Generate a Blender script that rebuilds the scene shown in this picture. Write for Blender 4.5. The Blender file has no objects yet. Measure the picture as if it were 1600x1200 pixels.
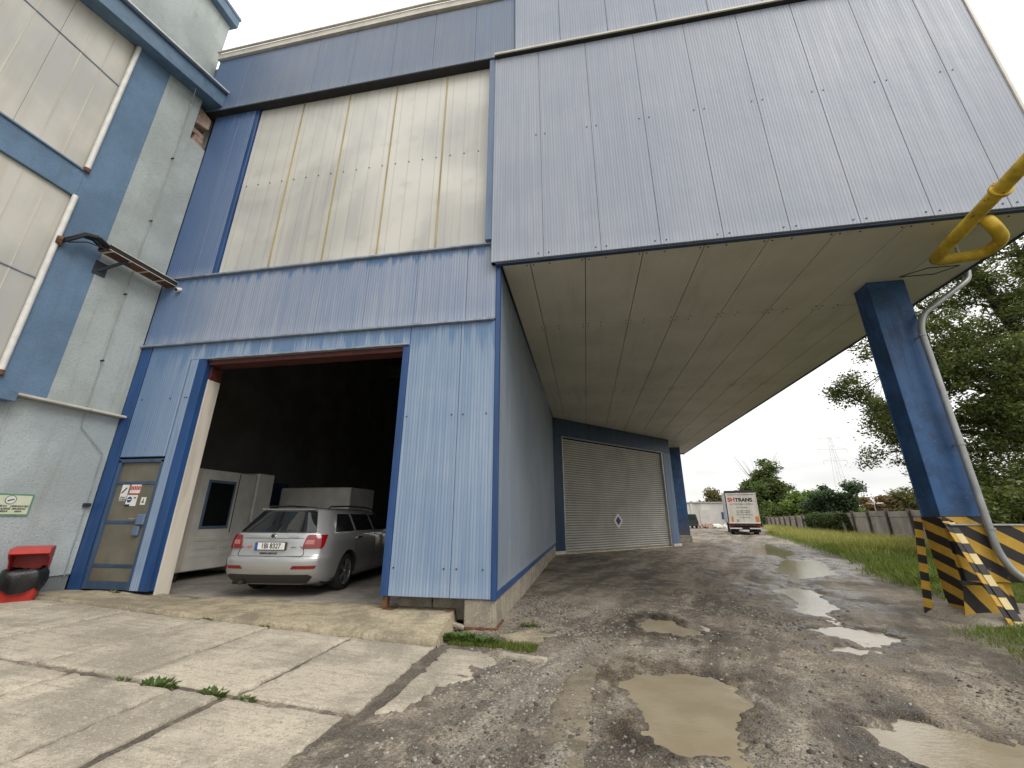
import bpy, bmesh, math, random
import numpy as np
from mathutils import Vector, Matrix
random.seed(7); RNG = np.random.default_rng(11)
R = math.radians
SC = bpy.context.scene
COL = SC.collection

# ------------------------------------------------------------------ camera
cam = bpy.data.cameras.new('camera'); camo = bpy.data.objects.new('camera', cam); COL.objects.link(camo)
cam.sensor_width = 36.0; cam.lens = 626.2 / 1600 * 36; cam.clip_start = 0.05; cam.clip_end = 3000
CAM = Vector((0, -6.1, 1.47))
yaw, pitch, roll = R(10.054), R(18.331), R(0.148)
fw = Vector((-math.sin(yaw) * math.cos(pitch), math.cos(yaw) * math.cos(pitch), math.sin(pitch)))
rt = Vector((math.cos(yaw), math.sin(yaw), 0)); up = rt.cross(fw)
r2 = rt * math.cos(roll) + up * math.sin(roll); u2 = r2.cross(fw)
M = Matrix((r2, u2, -fw)).transposed().to_4x4(); M.translation = CAM
camo.matrix_world = M
SC.camera = camo

# ------------------------------------------------------------------ sky, sun, exposure
SUN_EL, SUN_AZ = R(46), R(128)          # azimuth clockwise from +Y
world = bpy.data.worlds.new('World'); SC.world = world; world.use_nodes = True
nt = world.node_tree; nt.nodes.clear()
def wn(t): return nt.nodes.new(t)
wo = wn('ShaderNodeOutputWorld'); bg = wn('ShaderNodeBackground'); nt.links.new(bg.outputs[0], wo.inputs[0])
sky = wn('ShaderNodeTexSky'); sky.sky_type = 'NISHITA'; sky.sun_disc = False
sky.sun_elevation = SUN_EL; sky.sun_rotation = SUN_AZ
skm = wn('ShaderNodeVectorMath'); skm.operation = 'SCALE'; skm.inputs['Scale'].default_value = 0.10
nt.links.new(sky.outputs[0], skm.inputs[0])
tc = wn('ShaderNodeTexCoord'); sep = wn('ShaderNodeSeparateXYZ'); nt.links.new(tc.outputs['Generated'], sep.inputs[0])
el = wn('ShaderNodeMapRange'); el.inputs['From Min'].default_value = 0.0; el.inputs['From Max'].default_value = 0.75
el.inputs['To Min'].default_value = 0.97; el.inputs['To Max'].default_value = 1.75
nt.links.new(sep.outputs['Z'], el.inputs['Value'])
mp = wn('ShaderNodeMapping'); mp.inputs['Scale'].default_value = (1.6, 1.6, 9.0); nt.links.new(tc.outputs['Generated'], mp.inputs[0])
nz = wn('ShaderNodeTexNoise'); nz.inputs['Scale'].default_value = 1.7; nz.inputs['Detail'].default_value = 5; nt.links.new(mp.outputs[0], nz.inputs['Vector'])
cr = wn('ShaderNodeMapRange'); cr.inputs['From Min'].default_value = 0.36; cr.inputs['From Max'].default_value = 0.58
cr.inputs['To Min'].default_value = 0.84; cr.inputs['To Max'].default_value = 1.05; nt.links.new(nz.outputs['Fac'], cr.inputs['Value'])
mul = wn('ShaderNodeMath'); mul.operation = 'MULTIPLY'; nt.links.new(el.outputs[0], mul.inputs[0]); nt.links.new(cr.outputs[0], mul.inputs[1])
ccol = wn('ShaderNodeVectorMath'); ccol.operation = 'SCALE'; ccol.inputs[0].default_value = (1.0, 0.99, 0.97); nt.links.new(mul.outputs[0], ccol.inputs['Scale'])
mx = wn('ShaderNodeMix'); mx.data_type = 'RGBA'; mx.inputs['Factor'].default_value = 0.92
nt.links.new(skm.outputs[0], mx.inputs['A']); nt.links.new(ccol.outputs[0], mx.inputs['B'])
nt.links.new(mx.outputs['Result'], bg.inputs['Color']); bg.inputs['Strength'].default_value = 1.0
sun = bpy.data.lights.new('sun', 'SUN'); suno = bpy.data.objects.new('sun', sun); COL.objects.link(suno)
sun.energy = 1.3; sun.angle = R(28); sun.color = (1.0, 0.96, 0.90)
sd = Vector((math.sin(SUN_AZ) * math.cos(SUN_EL), math.cos(SUN_AZ) * math.cos(SUN_EL), math.sin(SUN_EL)))
suno.rotation_euler = (-sd).to_track_quat('-Z', 'Y').to_euler(); suno.location = sd * 60
SC.view_settings.view_transform = 'Standard'; SC.view_settings.look = 'None'
SC.view_settings.gamma = 1.0; SC.view_settings.use_curve_mapping = False
SC.view_settings.exposure = 0.14
SC.render.engine = 'CYCLES'; SC.cycles.max_bounces = 8

# ------------------------------------------------------------------ material builder
class NB:
    def __init__(s, name):
        s.m = bpy.data.materials.new(name); s.m.use_nodes = True
        s.t = s.m.node_tree; s.n = s.t.nodes; s.b = s.n['Principled BSDF']
        s.geo = None
    def new(s, t, **kw):
        n = s.n.new(t)
        for k, v in kw.items():
            if k.startswith('_'): setattr(n, k[1:], v)
            else: s.set(n, k.replace('__', ' '), v)
        return n
    def set(s, n, k, v):
        i = n.inputs[int(k[1:])] if (k[0] == 'i' and k[1:].isdigit()) else n.inputs[k]
        if isinstance(v, bpy.types.NodeSocket): s.t.links.new(v, i)
        elif hasattr(i.default_value, '__len__') and not isinstance(v, (float, int)) and len(v) == 3 and len(i.default_value) == 4: i.default_value = (*v, 1)
        else: i.default_value = v
    def pos(s):
        if not s.geo: s.geo = s.new('ShaderNodeNewGeometry')
        return s.geo.outputs['Position']
    def xyz(s):
        n = s.new('ShaderNodeSeparateXYZ', i0=s.pos()); return n.outputs
    def mapped(s, scale, vec=None):
        return s.new('ShaderNodeMapping', Vector=vec or s.pos(), Scale=scale).outputs[0]
    def noise(s, scale, detail=4, vec=None, rough=.55, dist=0):
        return s.new('ShaderNodeTexNoise', Vector=vec or s.pos(), Scale=scale, Detail=detail, Roughness=rough, Distortion=dist).outputs['Fac']
    def ramp(s, v, a, b, lo=0., hi=1.):
        n = s.new('ShaderNodeMapRange', Value=v); n.interpolation_type = 'SMOOTHSTEP'
        for k, q in (('From Min', a), ('From Max', b), ('To Min', lo), ('To Max', hi)): s.set(n, k, q)
        return n.outputs[0]
    def math(s, op, a, b=0.0, c=None):
        n = s.new('ShaderNodeMath', _operation=op, i0=a, i1=b)
        if c is not None: s.set(n, 'i2', c)
        n.use_clamp = False
        return n.outputs[0]
    def mix(s, f, a, b, mode='MIX'):
        n = s.new('ShaderNodeMix', _data_type='RGBA'); n.blend_type = mode
        s.set(n, 'Factor', f)
        for k, v in (('A', a), ('B', b)):
            i = [q for q in n.inputs if q.name == k and q.type == 'RGBA'][0]
            if isinstance(v, bpy.types.NodeSocket): s.t.links.new(v, i)
            else: i.default_value = (*v, 1)
        return [q for q in n.outputs if q.type == 'RGBA'][0]
    def bump(s, h, strength=.3, dist=.01, normal=None):
        n = s.new('ShaderNodeBump', Height=h, Strength=strength, Distance=dist)
        if normal: s.set(n, 'Normal', normal)
        return n.outputs[0]
    def out(s, color=None, rough=None, normal=None, metal=None, spec=None, **kw):
        for k, v in (('Base Color', color), ('Roughness', rough), ('Normal', normal), ('Metallic', metal), ('Specular IOR Level', spec)):
            if v is not None: s.set(s.b, k, v)
        for k, v in kw.items(): s.set(s.b, k.replace('__', ' '), v)
        return s.m

def simple(name, col, rough=.6, var=.18, scale=6., bump=.0, metal=0., spec=.4, streak=False):
    b = NB(name)
    v = b.mapped((1, 1, .12)) if streak else None
    f = b.noise(scale, 5, v)
    dark = tuple(c * (1 - var) for c in col); lite = tuple(min(1, c * (1 + var * .7)) for c in col)
    c = b.mix(b.ramp(f, .3, .7), dark, lite)
    nrm = b.bump(b.noise(scale * 9, 3), bump, .01) if bump else None
    return b.out(c, b.ramp(f, .2, .8, rough * .85, min(1, rough * 1.15)), nrm, metal, spec)

def wave(b, axis, period):
    w = b.new('ShaderNodeTexWave', Vector=b.pos(), Scale=0.3142 / period)
    w.wave_type = 'BANDS'; w.bands_direction = axis
    return w.outputs['Fac']

def panel_mat(name, axis, blue, chalk, ztop, zbot, keep, base=0.0, period=.052, edge=0.0):
    """weathered coated sheet: chalked where rain and sun reach, still blue in the dry strip under a flashing"""
    b = NB(name); X, Y, Z = b.xyz()[0], b.xyz()[1], b.xyz()[2]
    st = b.noise(1.0, 4, b.mapped((7, 7, .35)), .6)
    st2 = b.noise(1.0, 3, b.mapped((30, 30, .5)), .6)
    big = b.noise(.55, 3)
    d = b.math('SUBTRACT', ztop, Z)
    d = b.math('ADD', d, b.math('MULTIPLY', b.math('SUBTRACT', st, .5), keep * 5.5))
    f = b.ramp(d, keep * .35, keep * 1.25, base, 1.0)
    f = b.math('MULTIPLY', f, b.ramp(st, .38, .60, .80, 1.0))
    f = b.math('MULTIPLY', f, b.ramp(st2, .40, .62, .72, 1.0))
    f = b.math('MULTIPLY', f, b.ramp(big, .40, .60, .78, 1.0))
    if edge: f = b.math('MULTIPLY', f, b.ramp(b.math('SUBTRACT', X, -8.9), 0, edge, .12, 1.0))
    c = b.mix(f, blue, chalk)
    lite = b.ramp(b.math('SUBTRACT', Z, zbot), .02, .30, .45, 0.0)
    lite = b.math('MULTIPLY', lite, b.ramp(st2, .35, .6, .3, 1.0))
    c = b.mix(lite, c, tuple(min(1, q * 1.10 + .03) for q in chalk))
    oi = b.new('ShaderNodeObjectInfo').outputs['Random']; c = b.mix(b.math('MULTIPLY', oi, .16), c, tuple(q * .75 for q in chalk))
    w = wave(b, axis, period)
    c = b.mix(b.ramp(w, .0, .30, .30, 0), c, tuple(q * .62 for q in blue))
    dirt = b.noise(1.3, 7, None, .7); c = b.mix(b.ramp(dirt, .58, .74, 0, .14), c, (.20, .19, .17))
    return b.out(c, b.ramp(st, .2, .8, .42, .60), b.bump(b.math('ADD', w, b.math('MULTIPLY', b.noise(1.6, 2), 5.0)), .32, .005), 0, .35)

BLUE = (.085, .185, .41); CHALK = (.36, .405, .50); GREYP = (.40, .42, .465)
MT = {}
MT['p_low'] = panel_mat('sheet_lower', 'X', (.085, .180, .345), (.33, .41, .53), 4.75, .38, .38, .30, edge=1.6)
MT['p_mid'] = panel_mat('sheet_middle', 'X', (.09, .18, .345), (.375, .405, .485), 6.29, 4.74, .17, .12, edge=2.0)
MT['p_strip'] = panel_mat('sheet_beside_window', 'X', (.06, .13, .29), (.30, .345, .44), 11.2, 6.3, .4, .10, edge=2.6)
MT['p_fascia'] = panel_mat('sheet_fascia', 'X', (.09, .15, .27), (.205, .235, .29), 13.0, 11.08, .1, .7, edge=2.2)
MT['p_box'] = panel_mat('sheet_box', 'X', (.20, .245, .335), (.375, .40, .455), 11.1, 5.82, .12, .8)
MT['p_box2'] = panel_mat('sheet_box_upper', 'X', (.175, .225, .33), (.37, .395, .452), 14.0, 11.1, .12, .8)
MT['p_side'] = panel_mat('sheet_side', 'Y', (.085, .15, .265), (.30, .335, .37), 5.9, .38, .5, .35)
MT['trim'] = simple('deep_blue_trim', (.020, .068, .20), .40, .25, 5, 0, 0, .45, True)
MT['trim_pale'] = simple('faded_blue_trim', (.12, .175, .27), .5, .22, 6, 0, 0, .4, True)
MT['flash'] = simple('grey_flashing', (.30, .34, .40), .45, .25, 7, 0, .2, .4, True)
MT['coping'] = simple('cream_coping', (.60, .56, .49), .5, .12, 4, 0, 0, .4)
MT['dkblue'] = simple('dark_blue_frame', (.026, .052, .105), .45, .3, 3, 0, 0, .4, True)
MT['colblue'] = simple('blue_column_paint', (.030, .085, .205), .42, .22, 2.6, .04, 0, .4)
def worn(name, col, rough):
    b = NB(name); Z = b.xyz()[2]; f = b.noise(2.2, 5, None, .6); st = b.noise(1, 5, b.mapped((9, 9, .35)), .65); k = b.noise(17, 6, None, .7); r = b.noise(5.5, 6, None, .72)
    c = b.mix(b.ramp(f, .4, .6), tuple(q * .72 for q in col), tuple(min(1, q * 1.15) for q in col))
    c = b.mix(b.ramp(st, .50, .66, 0, .45), c, tuple(q * .5 + .02 for q in col)); c = b.mix(b.ramp(k, .60, .66, 0, .5), c, tuple(min(1, q * 1.5 + .04) for q in col))
    c = b.mix(b.ramp(r, .625, .65, 0, .9), c, (.15, .075, .04)); c = b.mix(b.ramp(b.math('ADD', Z, b.math('MULTIPLY', f, 1.2)), .9, 2.4, .5, 0), c, (.16, .13, .10))
    return b.out(c, b.ramp(st, .4, .6, rough, rough + .2), b.bump(b.math('ADD', k, r), .15, .006), 0, .4)
MT['colblue'] = worn('worn_blue_column_paint', (.030, .088, .215), .38)
MT['red'] = simple('maroon_steel', (.085, .022, .018), .6, .3, 8)
MT['jamb'] = simple('cream_jamb', (.62, .57, .49), .6, .16, 6, .05, 0, .4, True)
MT['rust'] = simple('rusty_steel', (.16, .075, .04), .8, .5, 14, .3)
MT['steel'] = simple('galvanised_steel', (.42, .42, .40), .45, .2, 5, 0, .6)
MT['black'] = simple('black_rubber', (.018, .018, .018), .6, .3, 10)
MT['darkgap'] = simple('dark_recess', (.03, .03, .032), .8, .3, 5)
MT['screw'] = simple('screw_heads', (.06, .065, .08), .5, .2, 9, 0, .5)

def poly_mat():
    b = NB('translucent_sheet'); X = b.xyz()[0]; Y = b.xyz()[1]; Z = b.xyz()[2]
    big = b.noise(.42, 3, None, .5, .6); st = b.noise(1.0, 4, b.mapped((9, 9, .3)), .6)
    c = b.mix(b.ramp(big, .36, .66), (.44, .44, .42), (.66, .64, .59))
    c = b.mix(b.ramp(st, .35, .75, 0, .45), c, (.66, .62, .53))
    c = b.mix(b.ramp(b.noise(2.2, 6), .55, .8, 0, .35), c, (.34, .32, .27))
    w = b.new('ShaderNodeTexWave', Vector=b.pos(), Scale=.3142 / .305); w.bands_direction = 'DIAGONAL'
    w1 = wave(b, 'X', .0305)
    sub = wave(b, 'X', .305)
    c = b.mix(b.ramp(sub, .0, .03, .28, 0), c, (.25, .23, .19))
    return b.out(c, .33, b.bump(w1, .22, .003), 0, .45)
MT['poly'] = poly_mat()
MT['mull'] = simple('yellowed_glazing_bar', (.40, .31, .14), .5, .3, 8, 0, 0, .4, True)
def poly2():
    b = NB('dusty_glazing'); c = b.mix(b.ramp(b.noise(.6, 4), .35, .68), (.45, .445, .42), (.61, .585, .525))
    st = b.noise(1.0, 4, b.mapped((6, 6, .4)), .6); c = b.mix(b.ramp(st, .4, .8, 0, .35), c, (.38, .33, .24))
    return b.out(c, .36, None, 0, .45)
MT['poly2'] = poly2()

def stucco(name, col, stain=(.30, .30, .26)):
    b = NB(name); f = b.noise(.9, 5); g = b.noise(75, 3); Z = b.xyz()[2]
    c = b.mix(b.ramp(f, .38, .62), tuple(q * .84 for q in col), tuple(q * 1.06 for q in col)); g2 = b.noise(26, 4, None, .7)
    c = b.mix(b.ramp(g2, .48, .66, 0, .28), c, tuple(q * .66 for q in col))
    st = b.noise(1.0, 5, b.mapped((5, 5, .5)), .65)
    c = b.mix(b.ramp(st, .52, .70, 0, .40), c, stain)
    c = b.mix(b.ramp(g, .5, .66, 0, .35), c, tuple(q * .55 for q in col))
    return b.out(c, .92, b.bump(b.math('ADD', g, g2), .8, .016), 0, .2)
MT['st_grey'] = stucco('grey_green_render', (.45, .495, .485))
MT['st_low'] = stucco('pale_grey_render', (.49, .55, .565))
MT['st_blue'] = stucco('blue_render', (.165, .255, .375), (.14, .19, .26))
MT['plinth'] = stucco('grey_plinth', (.24, .26, .27))
MT['inner'] = simple('dusty_inner_wall', (.27, .265, .245), .8, .2, 1.2)
MT['gutter'] = simple('slate_blue_metal', (.115, .185, .27), .5, .18, 5, 0, 0, .4)
MT['white'] = simple('white_paint', (.70, .69, .65), .45, .12, 6)
MT['brick'] = simple('old_brick', (.36, .26, .20), .9, .3, 12, .4)

def concrete(name, col, warm=(.50, .44, .33), scale=1.0):
    b = NB(name); f = b.noise(1.1 * scale, 6, None, .62, .4); g = b.noise(9, 6, None, .72); s = b.noise(95, 3, None, .6); k = b.noise(30, 5, None, .7)
    oi = b.new('ShaderNodeObjectInfo').outputs['Random']
    c = b.mix(b.ramp(f, .38, .60), tuple(q * .70 for q in col), warm)
    c = b.mix(b.math('MULTIPLY', oi, .30), c, tuple(q * .72 for q in col))
    c = b.mix(b.ramp(g, .50, .64, 0, .50), c, tuple(q * .58 for q in col))
    br = b.noise(1.0, 5, b.mapped((1.0, 16, 1)), .65)
    c = b.mix(b.ramp(br, .50, .64, 0, .45), c, tuple(q * .60 for q in col))
    c = b.mix(b.ramp(k, .53, .62, 0, .45), c, tuple(q * .45 for q in col))
    c = b.mix(b.ramp(s, .56, .64, 0, .55), c, tuple(q * .35 for q in col))
    c = b.mix(b.ramp(b.noise(50, 2), .60, .68, 0, .5), c, tuple(min(1, q * 1.5) for q in col))
    h = b.math('ADD', b.math('ADD', b.math('MULTIPLY', g, 1.2), b.math('MULTIPLY', k, .8)), b.math('MULTIPLY', s, .5))
    return b.out(c, .9, b.bump(h, .75, .014), 0, .25)
MT['slab'] = concrete('weathered_slab', (.52, .46, .365), (.64, .565, .445))
MT['ramp'] = concrete('yellowish_ramp_concrete', (.39, .335, .24), (.52, .44, .30), 2.2)
MT['clay'] = concrete('mud_covered_slab', (.235, .20, .145), (.30, .255, .18), 2.5)
MT['floor'] = concrete('hall_floor_concrete', (.36, .335, .295), (.44, .40, .34))
MT['block'] = concrete('plinth_concrete', (.38, .34, .275), (.45, .40, .31), 2.)

def soffit_mat():
    b = NB('soffit_sheet'); w = wave(b, 'X', .052); f = b.noise(.7, 5); st = b.noise(1, 4, b.mapped((4, .4, 1)), .6)
    c = b.mix(b.ramp(f, .3, .7), (.56, .535, .475), (.66, .63, .565))
    c = b.mix(b.ramp(st, .5, .85, 0, .35), c, (.27, .25, .20))
    c = b.mix(b.ramp(w, .0, .2, .16, 0), c, (.2, .19, .16))
    return b.out(c, .5, b.bump(w, .2, .003), 0, .35)
MT['soffit'] = soffit_mat()
def shutter_mat():
    b = NB('shutter_steel'); f = b.noise(1.2, 5); st = b.noise(1, 5, b.mapped((9, 9, .6)), .6)
    c = b.mix(b.ramp(f, .3, .7), (.44, .425, .39), (.53, .51, .475)); c = b.mix(b.ramp(st, .5, .8, 0, .4), c, (.25, .235, .20))
    return b.out(c, .45, None, 0, .45)
MT['shutter'] = shutter_mat()
def door_mat():
    b = NB('grimy_door_sheet'); st = b.noise(1, 5, b.mapped((11, 11, .5)), .65); f = b.noise(2, 4)
    c = b.mix(b.ramp(f, .3, .7), (.125, .12, .092), (.18, .17, .13)); c = b.mix(b.ramp(st, .5, .75, 0, .6), c, (.20, .125, .07))
    return b.out(c, .6, b.bump(st, .1, .01), 0, .35)
MT['door'] = door_mat()
MT['doorblue'] = simple('door_frame_blue', (.05, .085, .15), .55, .25, 6, 0, 0, .4, True)
MT['paper'] = simple('white_sticker', (.76, .75, .71), .5, .06, 9)
MT['ink'] = simple('black_print', (.02, .02, .02), .6, .1, 5)
MT['inkred'] = simple('red_print', (.50, .06, .05), .5, .1, 5)
MT['inkblue'] = simple('blue_print', (.03, .05, .16), .5, .1, 5)
MT['signcream'] = simple('cream_sign_sheet', (.66, .70, .53), .5, .08, 6)
MT['signgreen'] = simple('green_sign_border', (.13, .30, .19), .5, .1, 6)
MT['binred'] = simple('red_bin_plastic', (.46, .035, .028), .38, .2, 5, .03, 0, .5)
MT['bag'] = simple('black_bag_film', (.012, .013, .014), .28, .3, 9, .5, 0, .5)
MT['yellow'] = simple('yellow_pipe_paint', (.55, .37, .035), .55, .35, 5, .12)
MT['yellow'] = worn('worn_yellow_pipe_paint', (.60, .41, .035), .4)
MT['silverpipe'] = simple('zinc_downpipe', (.36, .37, .37), .45, .2, 3, 0, .55)
def stripe_mat(name, kx, ky, kz, period, y=(.56, .335, .045)):
    b = NB(name); X, Y, Z = b.xyz()[0], b.xyz()[1], b.xyz()[2]
    v = b.math('ADD', b.math('ADD', b.math('MULTIPLY', X, kx), b.math('MULTIPLY', Y, ky)), b.math('MULTIPLY', Z, kz))
    m = b.math('FRACT', b.math('DIVIDE', b.math('ADD', v, 50.0), period))
    m = b.math('ADD', m, b.math('MULTIPLY', b.math('SUBTRACT', b.noise(9, 3), .5), .05))
    f = b.ramp(m, .49, .51)
    wear = b.noise(7, 6, None, .65)
    c = b.mix(f, (.022, .02, .02), b.mix(b.ramp(wear, .35, .75), tuple(q * .8 for q in y), y))
    c = b.mix(b.ramp(wear, .63, .72, 0, .7), c, (.17, .13, .09))
    return b.out(c, .5, b.bump(wear, .1, .01), 0, .4)
MT['haz_front'] = stripe_mat('hazard_diagonal', .62, 0, .95, .36)
MT['haz_side'] = stripe_mat('hazard_bands', 0, -.35, 1., .30)
MT['haz_bar'] = stripe_mat('hazard_bar_bands', .25, 0, 1., .27)
MT['haz_bright'] = stripe_mat('hazard_pale_lit_bands', 0, 0, 1., .28, (.75, .6, .3))  # paler yellow puts light from the right into the guard flange
MT['haz_low'] = stripe_mat('hazard_low_diagonal', .9, 0, .5, .34)

# ------------------------------------------------------------------ mesh helpers
def world_of(o):
    m = o.matrix_basis.copy()
    return world_of(o.parent) @ o.matrix_parent_inverse @ m if o.parent else m
def attach(o, parent, keep=True):
    if parent is None: return o
    o.parent = parent
    if keep: o.matrix_parent_inverse = world_of(parent).inverted()
    return o
def tag(o, label=None, cat=None, group=None, kind=None):
    for k, v in (('label', label), ('category', cat), ('group', group), ('kind', kind)):
        if v: o[k] = v
    return o
def empty(name, loc=(0, 0, 0), rz=0, label=None, cat=None, group=None):
    o = bpy.data.objects.new(name, None); COL.objects.link(o); o.location = loc; o.rotation_euler = (0, 0, rz)
    o.empty_display_size = .1
    return tag(o, label, cat, group)
class MB:
    def __init__(s): s.v = []; s.f = []; s.mi = []; s.cur = 0
    def add(s, v, f):
        n = len(s.v); s.v += [tuple(q) for q in v]; s.f += [tuple(i + n for i in q) for q in f]; s.mi += [s.cur] * len(f); return s
    def box(s, x0, x1, y0, y1, z0, z1):
        v = [(x, y, z) for z in (z0, z1) for y in (y0, y1) for x in (x0, x1)]
        return s.add(v, [(0, 2, 3, 1), (4, 5, 7, 6), (0, 1, 5, 4), (2, 6, 7, 3), (0, 4, 6, 2), (1, 3, 7, 5)])
    def obox(s, c, ax, ay, az):          # centre and three half-vectors
        c, ax, ay, az = map(Vector, (c, ax, ay, az))
        v = [c + ax * i + ay * j + az * k for k in (-1, 1) for j in (-1, 1) for i in (-1, 1)]
        return s.add(v, [(0, 2, 3, 1), (4, 5, 7, 6), (0, 1, 5, 4), (2, 6, 7, 3), (0, 4, 6, 2), (1, 3, 7, 5)])
    def bar(s, p0, p1, w, h, upv=(0, 0, 1)):
        p0, p1 = Vector(p0), Vector(p1); d = (p1 - p0); u = Vector(upv)
        sx = d.cross(u).normalized(); uz = sx.cross(d).normalized()
        return s.obox((p0 + p1) / 2, d / 2, sx * w / 2, uz * h / 2)
    def tube(s, pts, r, n=10, cap=True):
        pts = [Vector(p) for p in pts]; rr = r if isinstance(r, (list, tuple)) else [r] * len(pts)
        base = len(s.v); fr = None
        for i, p in enumerate(pts):
            t = (pts[min(i + 1, len(pts) - 1)] - pts[max(i - 1, 0)]).normalized()
            if fr is None:
                a = Vector((0, 0, 1)) if abs(t.z) < .9 else Vector((1, 0, 0)); fr = t.cross(a).normalized()
            else: fr = (fr - t * fr.dot(t)).normalized()
            b = t.cross(fr)
            for k in range(n):
                an = 2 * math.pi * k / n; s.v.append(tuple(p + (fr * math.cos(an) + b * math.sin(an)) * rr[i]))
        for i in range(len(pts) - 1):
            for k in range(n):
                a = base + i * n + k; b2 = base + i * n + (k + 1) % n
                s.f.append((a, b2, b2 + n, a + n)); s.mi.append(s.cur)
        if cap:
            s.f.append(tuple(base + k for k in range(n))[::-1]); s.mi.append(s.cur)
            s.f.append(tuple(base + (len(pts) - 1) * n + k for k in range(n))); s.mi.append(s.cur)
        return s
    def prism(s, poly, z0, z1):
        n = len(poly); v = [(p[0], p[1], z0) for p in poly] + [(p[0], p[1], z1) for p in poly]
        f = [tuple(range(n))[::-1], tuple(range(n, 2 * n))] + [(i, (i + 1) % n, n + (i + 1) % n, n + i) for i in range(n)]
        return s.add(v, f)
    def mesh(s, name, mats, smooth=False, bevel=0, sharp=None):
        me = bpy.data.meshes.new(name); me.from_pydata(s.v, [], s.f)
        mats = mats if isinstance(mats, (list, tuple)) else [mats]
        for m in mats: me.materials.append(MT[m] if isinstance(m, str) else m)
        me.polygons.foreach_set('material_index', s.mi)
        bm = bmesh.new(); bm.from_mesh(me); bmesh.ops.recalc_face_normals(bm, faces=bm.faces)
        if bevel: bmesh.ops.bevel(bm, geom=[e for e in bm.edges if len(e.link_faces) == 2 and e.calc_face_angle(0) > .6], offset=bevel, segments=1, affect='EDGES', profile=.5)
        bm.to_mesh(me); bm.free()
        if smooth:
            me.polygons.foreach_set('use_smooth', [True] * len(me.polygons))
            if sharp: me.set_sharp_from_angle(angle=R(sharp))
        return me
    def build(s, name, mats, parent=None, smooth=False, bevel=0, keep=True, sharp=None):
        o = bpy.data.objects.new(name, s.mesh(name, mats, smooth, bevel, sharp)); COL.objects.link(o)
        return attach(o, parent, keep)
def raw(name, V, F, mat, parent=None, smooth=False, keep=True):
    """fast numpy mesh; F is an (n,k) array of equal-sized faces"""
    me = bpy.data.meshes.new(name); n, k = F.shape
    me.vertices.add(len(V)); me.vertices.foreach_set('co', np.ascontiguousarray(V, np.float32).ravel())
    me.loops.add(n * k); me.loops.foreach_set('vertex_index', np.ascontiguousarray(F, np.int32).ravel())
    me.polygons.add(n); me.polygons.foreach_set('loop_start', np.arange(0, n * k, k, dtype=np.int32))
    me.polygons.foreach_set('loop_total', np.full(n, k, np.int32))
    if smooth: me.polygons.foreach_set('use_smooth', np.ones(n, bool))
    me.update(calc_edges=True); me.validate()
    me.materials.append(MT[mat] if isinstance(mat, str) else mat)
    o = bpy.data.objects.new(name, me); COL.objects.link(o)
    return attach(o, parent, keep)
CACHE = {}
def panel(name, mat, parent, c, size, bevel=.005):
    """a sheet panel, mesh shared between alike pieces"""
    key = (name, mat, tuple(round(q, 3) for q in size))
    if key not in CACHE:
        a, b, d = (q / 2 for q in size); CACHE[key] = MB().box(-a, a, -b, b, -d, d).mesh(name, mat, bevel=bevel)
    o = bpy.data.objects.new(name, CACHE[key]); COL.objects.link(o); o.location = c
    return attach(o, parent)
def text(name, s, mat, parent, loc, size, rot=(R(90), 0, 0), align='CENTER', keep=True, sx=1., bold=0.):
    cu = bpy.data.curves.new(name, 'FONT'); cu.body = s; cu.size = size; cu.align_x = align; cu.align_y = 'CENTER'; cu.extrude = .0015; cu.offset = bold
    t = bpy.data.objects.new('tmp', cu); COL.objects.link(t)
    me = bpy.data.meshes.new_from_object(t.evaluated_get(bpy.context.evaluated_depsgraph_get()))
    bpy.data.objects.remove(t); bpy.data.curves.remove(cu)
    me.materials.clear(); me.materials.append(MT[mat]); me.name = name
    o = bpy.data.objects.new(name, me); COL.objects.link(o); o.location = loc; o.rotation_euler = rot; o.scale = (sx, 1, 1)
    return attach(o, parent, keep)
def hash2(ix, iy, seed):
    h = (ix.astype(np.int64) * 374761393 + iy.astype(np.int64) * 668265263 + seed * 1442695041) & 0xffffffff
    h = ((h ^ (h >> 13)) * 1274126177) & 0xffffffff
    return ((h ^ (h >> 16)) & 0xffff) / 65535.0
def vnoise(x, y, seed=0):
    ix, iy = np.floor(x), np.floor(y); fx, fy = x - ix, y - iy; fx = fx * fx * (3 - 2 * fx); fy = fy * fy * (3 - 2 * fy)
    a, b, c, d = hash2(ix, iy, seed), hash2(ix + 1, iy, seed), hash2(ix, iy + 1, seed), hash2(ix + 1, iy + 1, seed)
    return (a * (1 - fx) + b * fx) * (1 - fy) + (c * (1 - fx) + d * fx) * fy
def fbm(x, y, o=4, seed=0):
    r = 0; a = .5
    for i in range(o): r = r + a * (vnoise(x, y, seed + i) - .5); x = x * 2.03; y = y * 2.03; a *= .5
    return r
def sstep(v, a, b):
    t = np.clip((v - a) / (b - a), 0, 1); return t * t * (3 - 2 * t)

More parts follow.
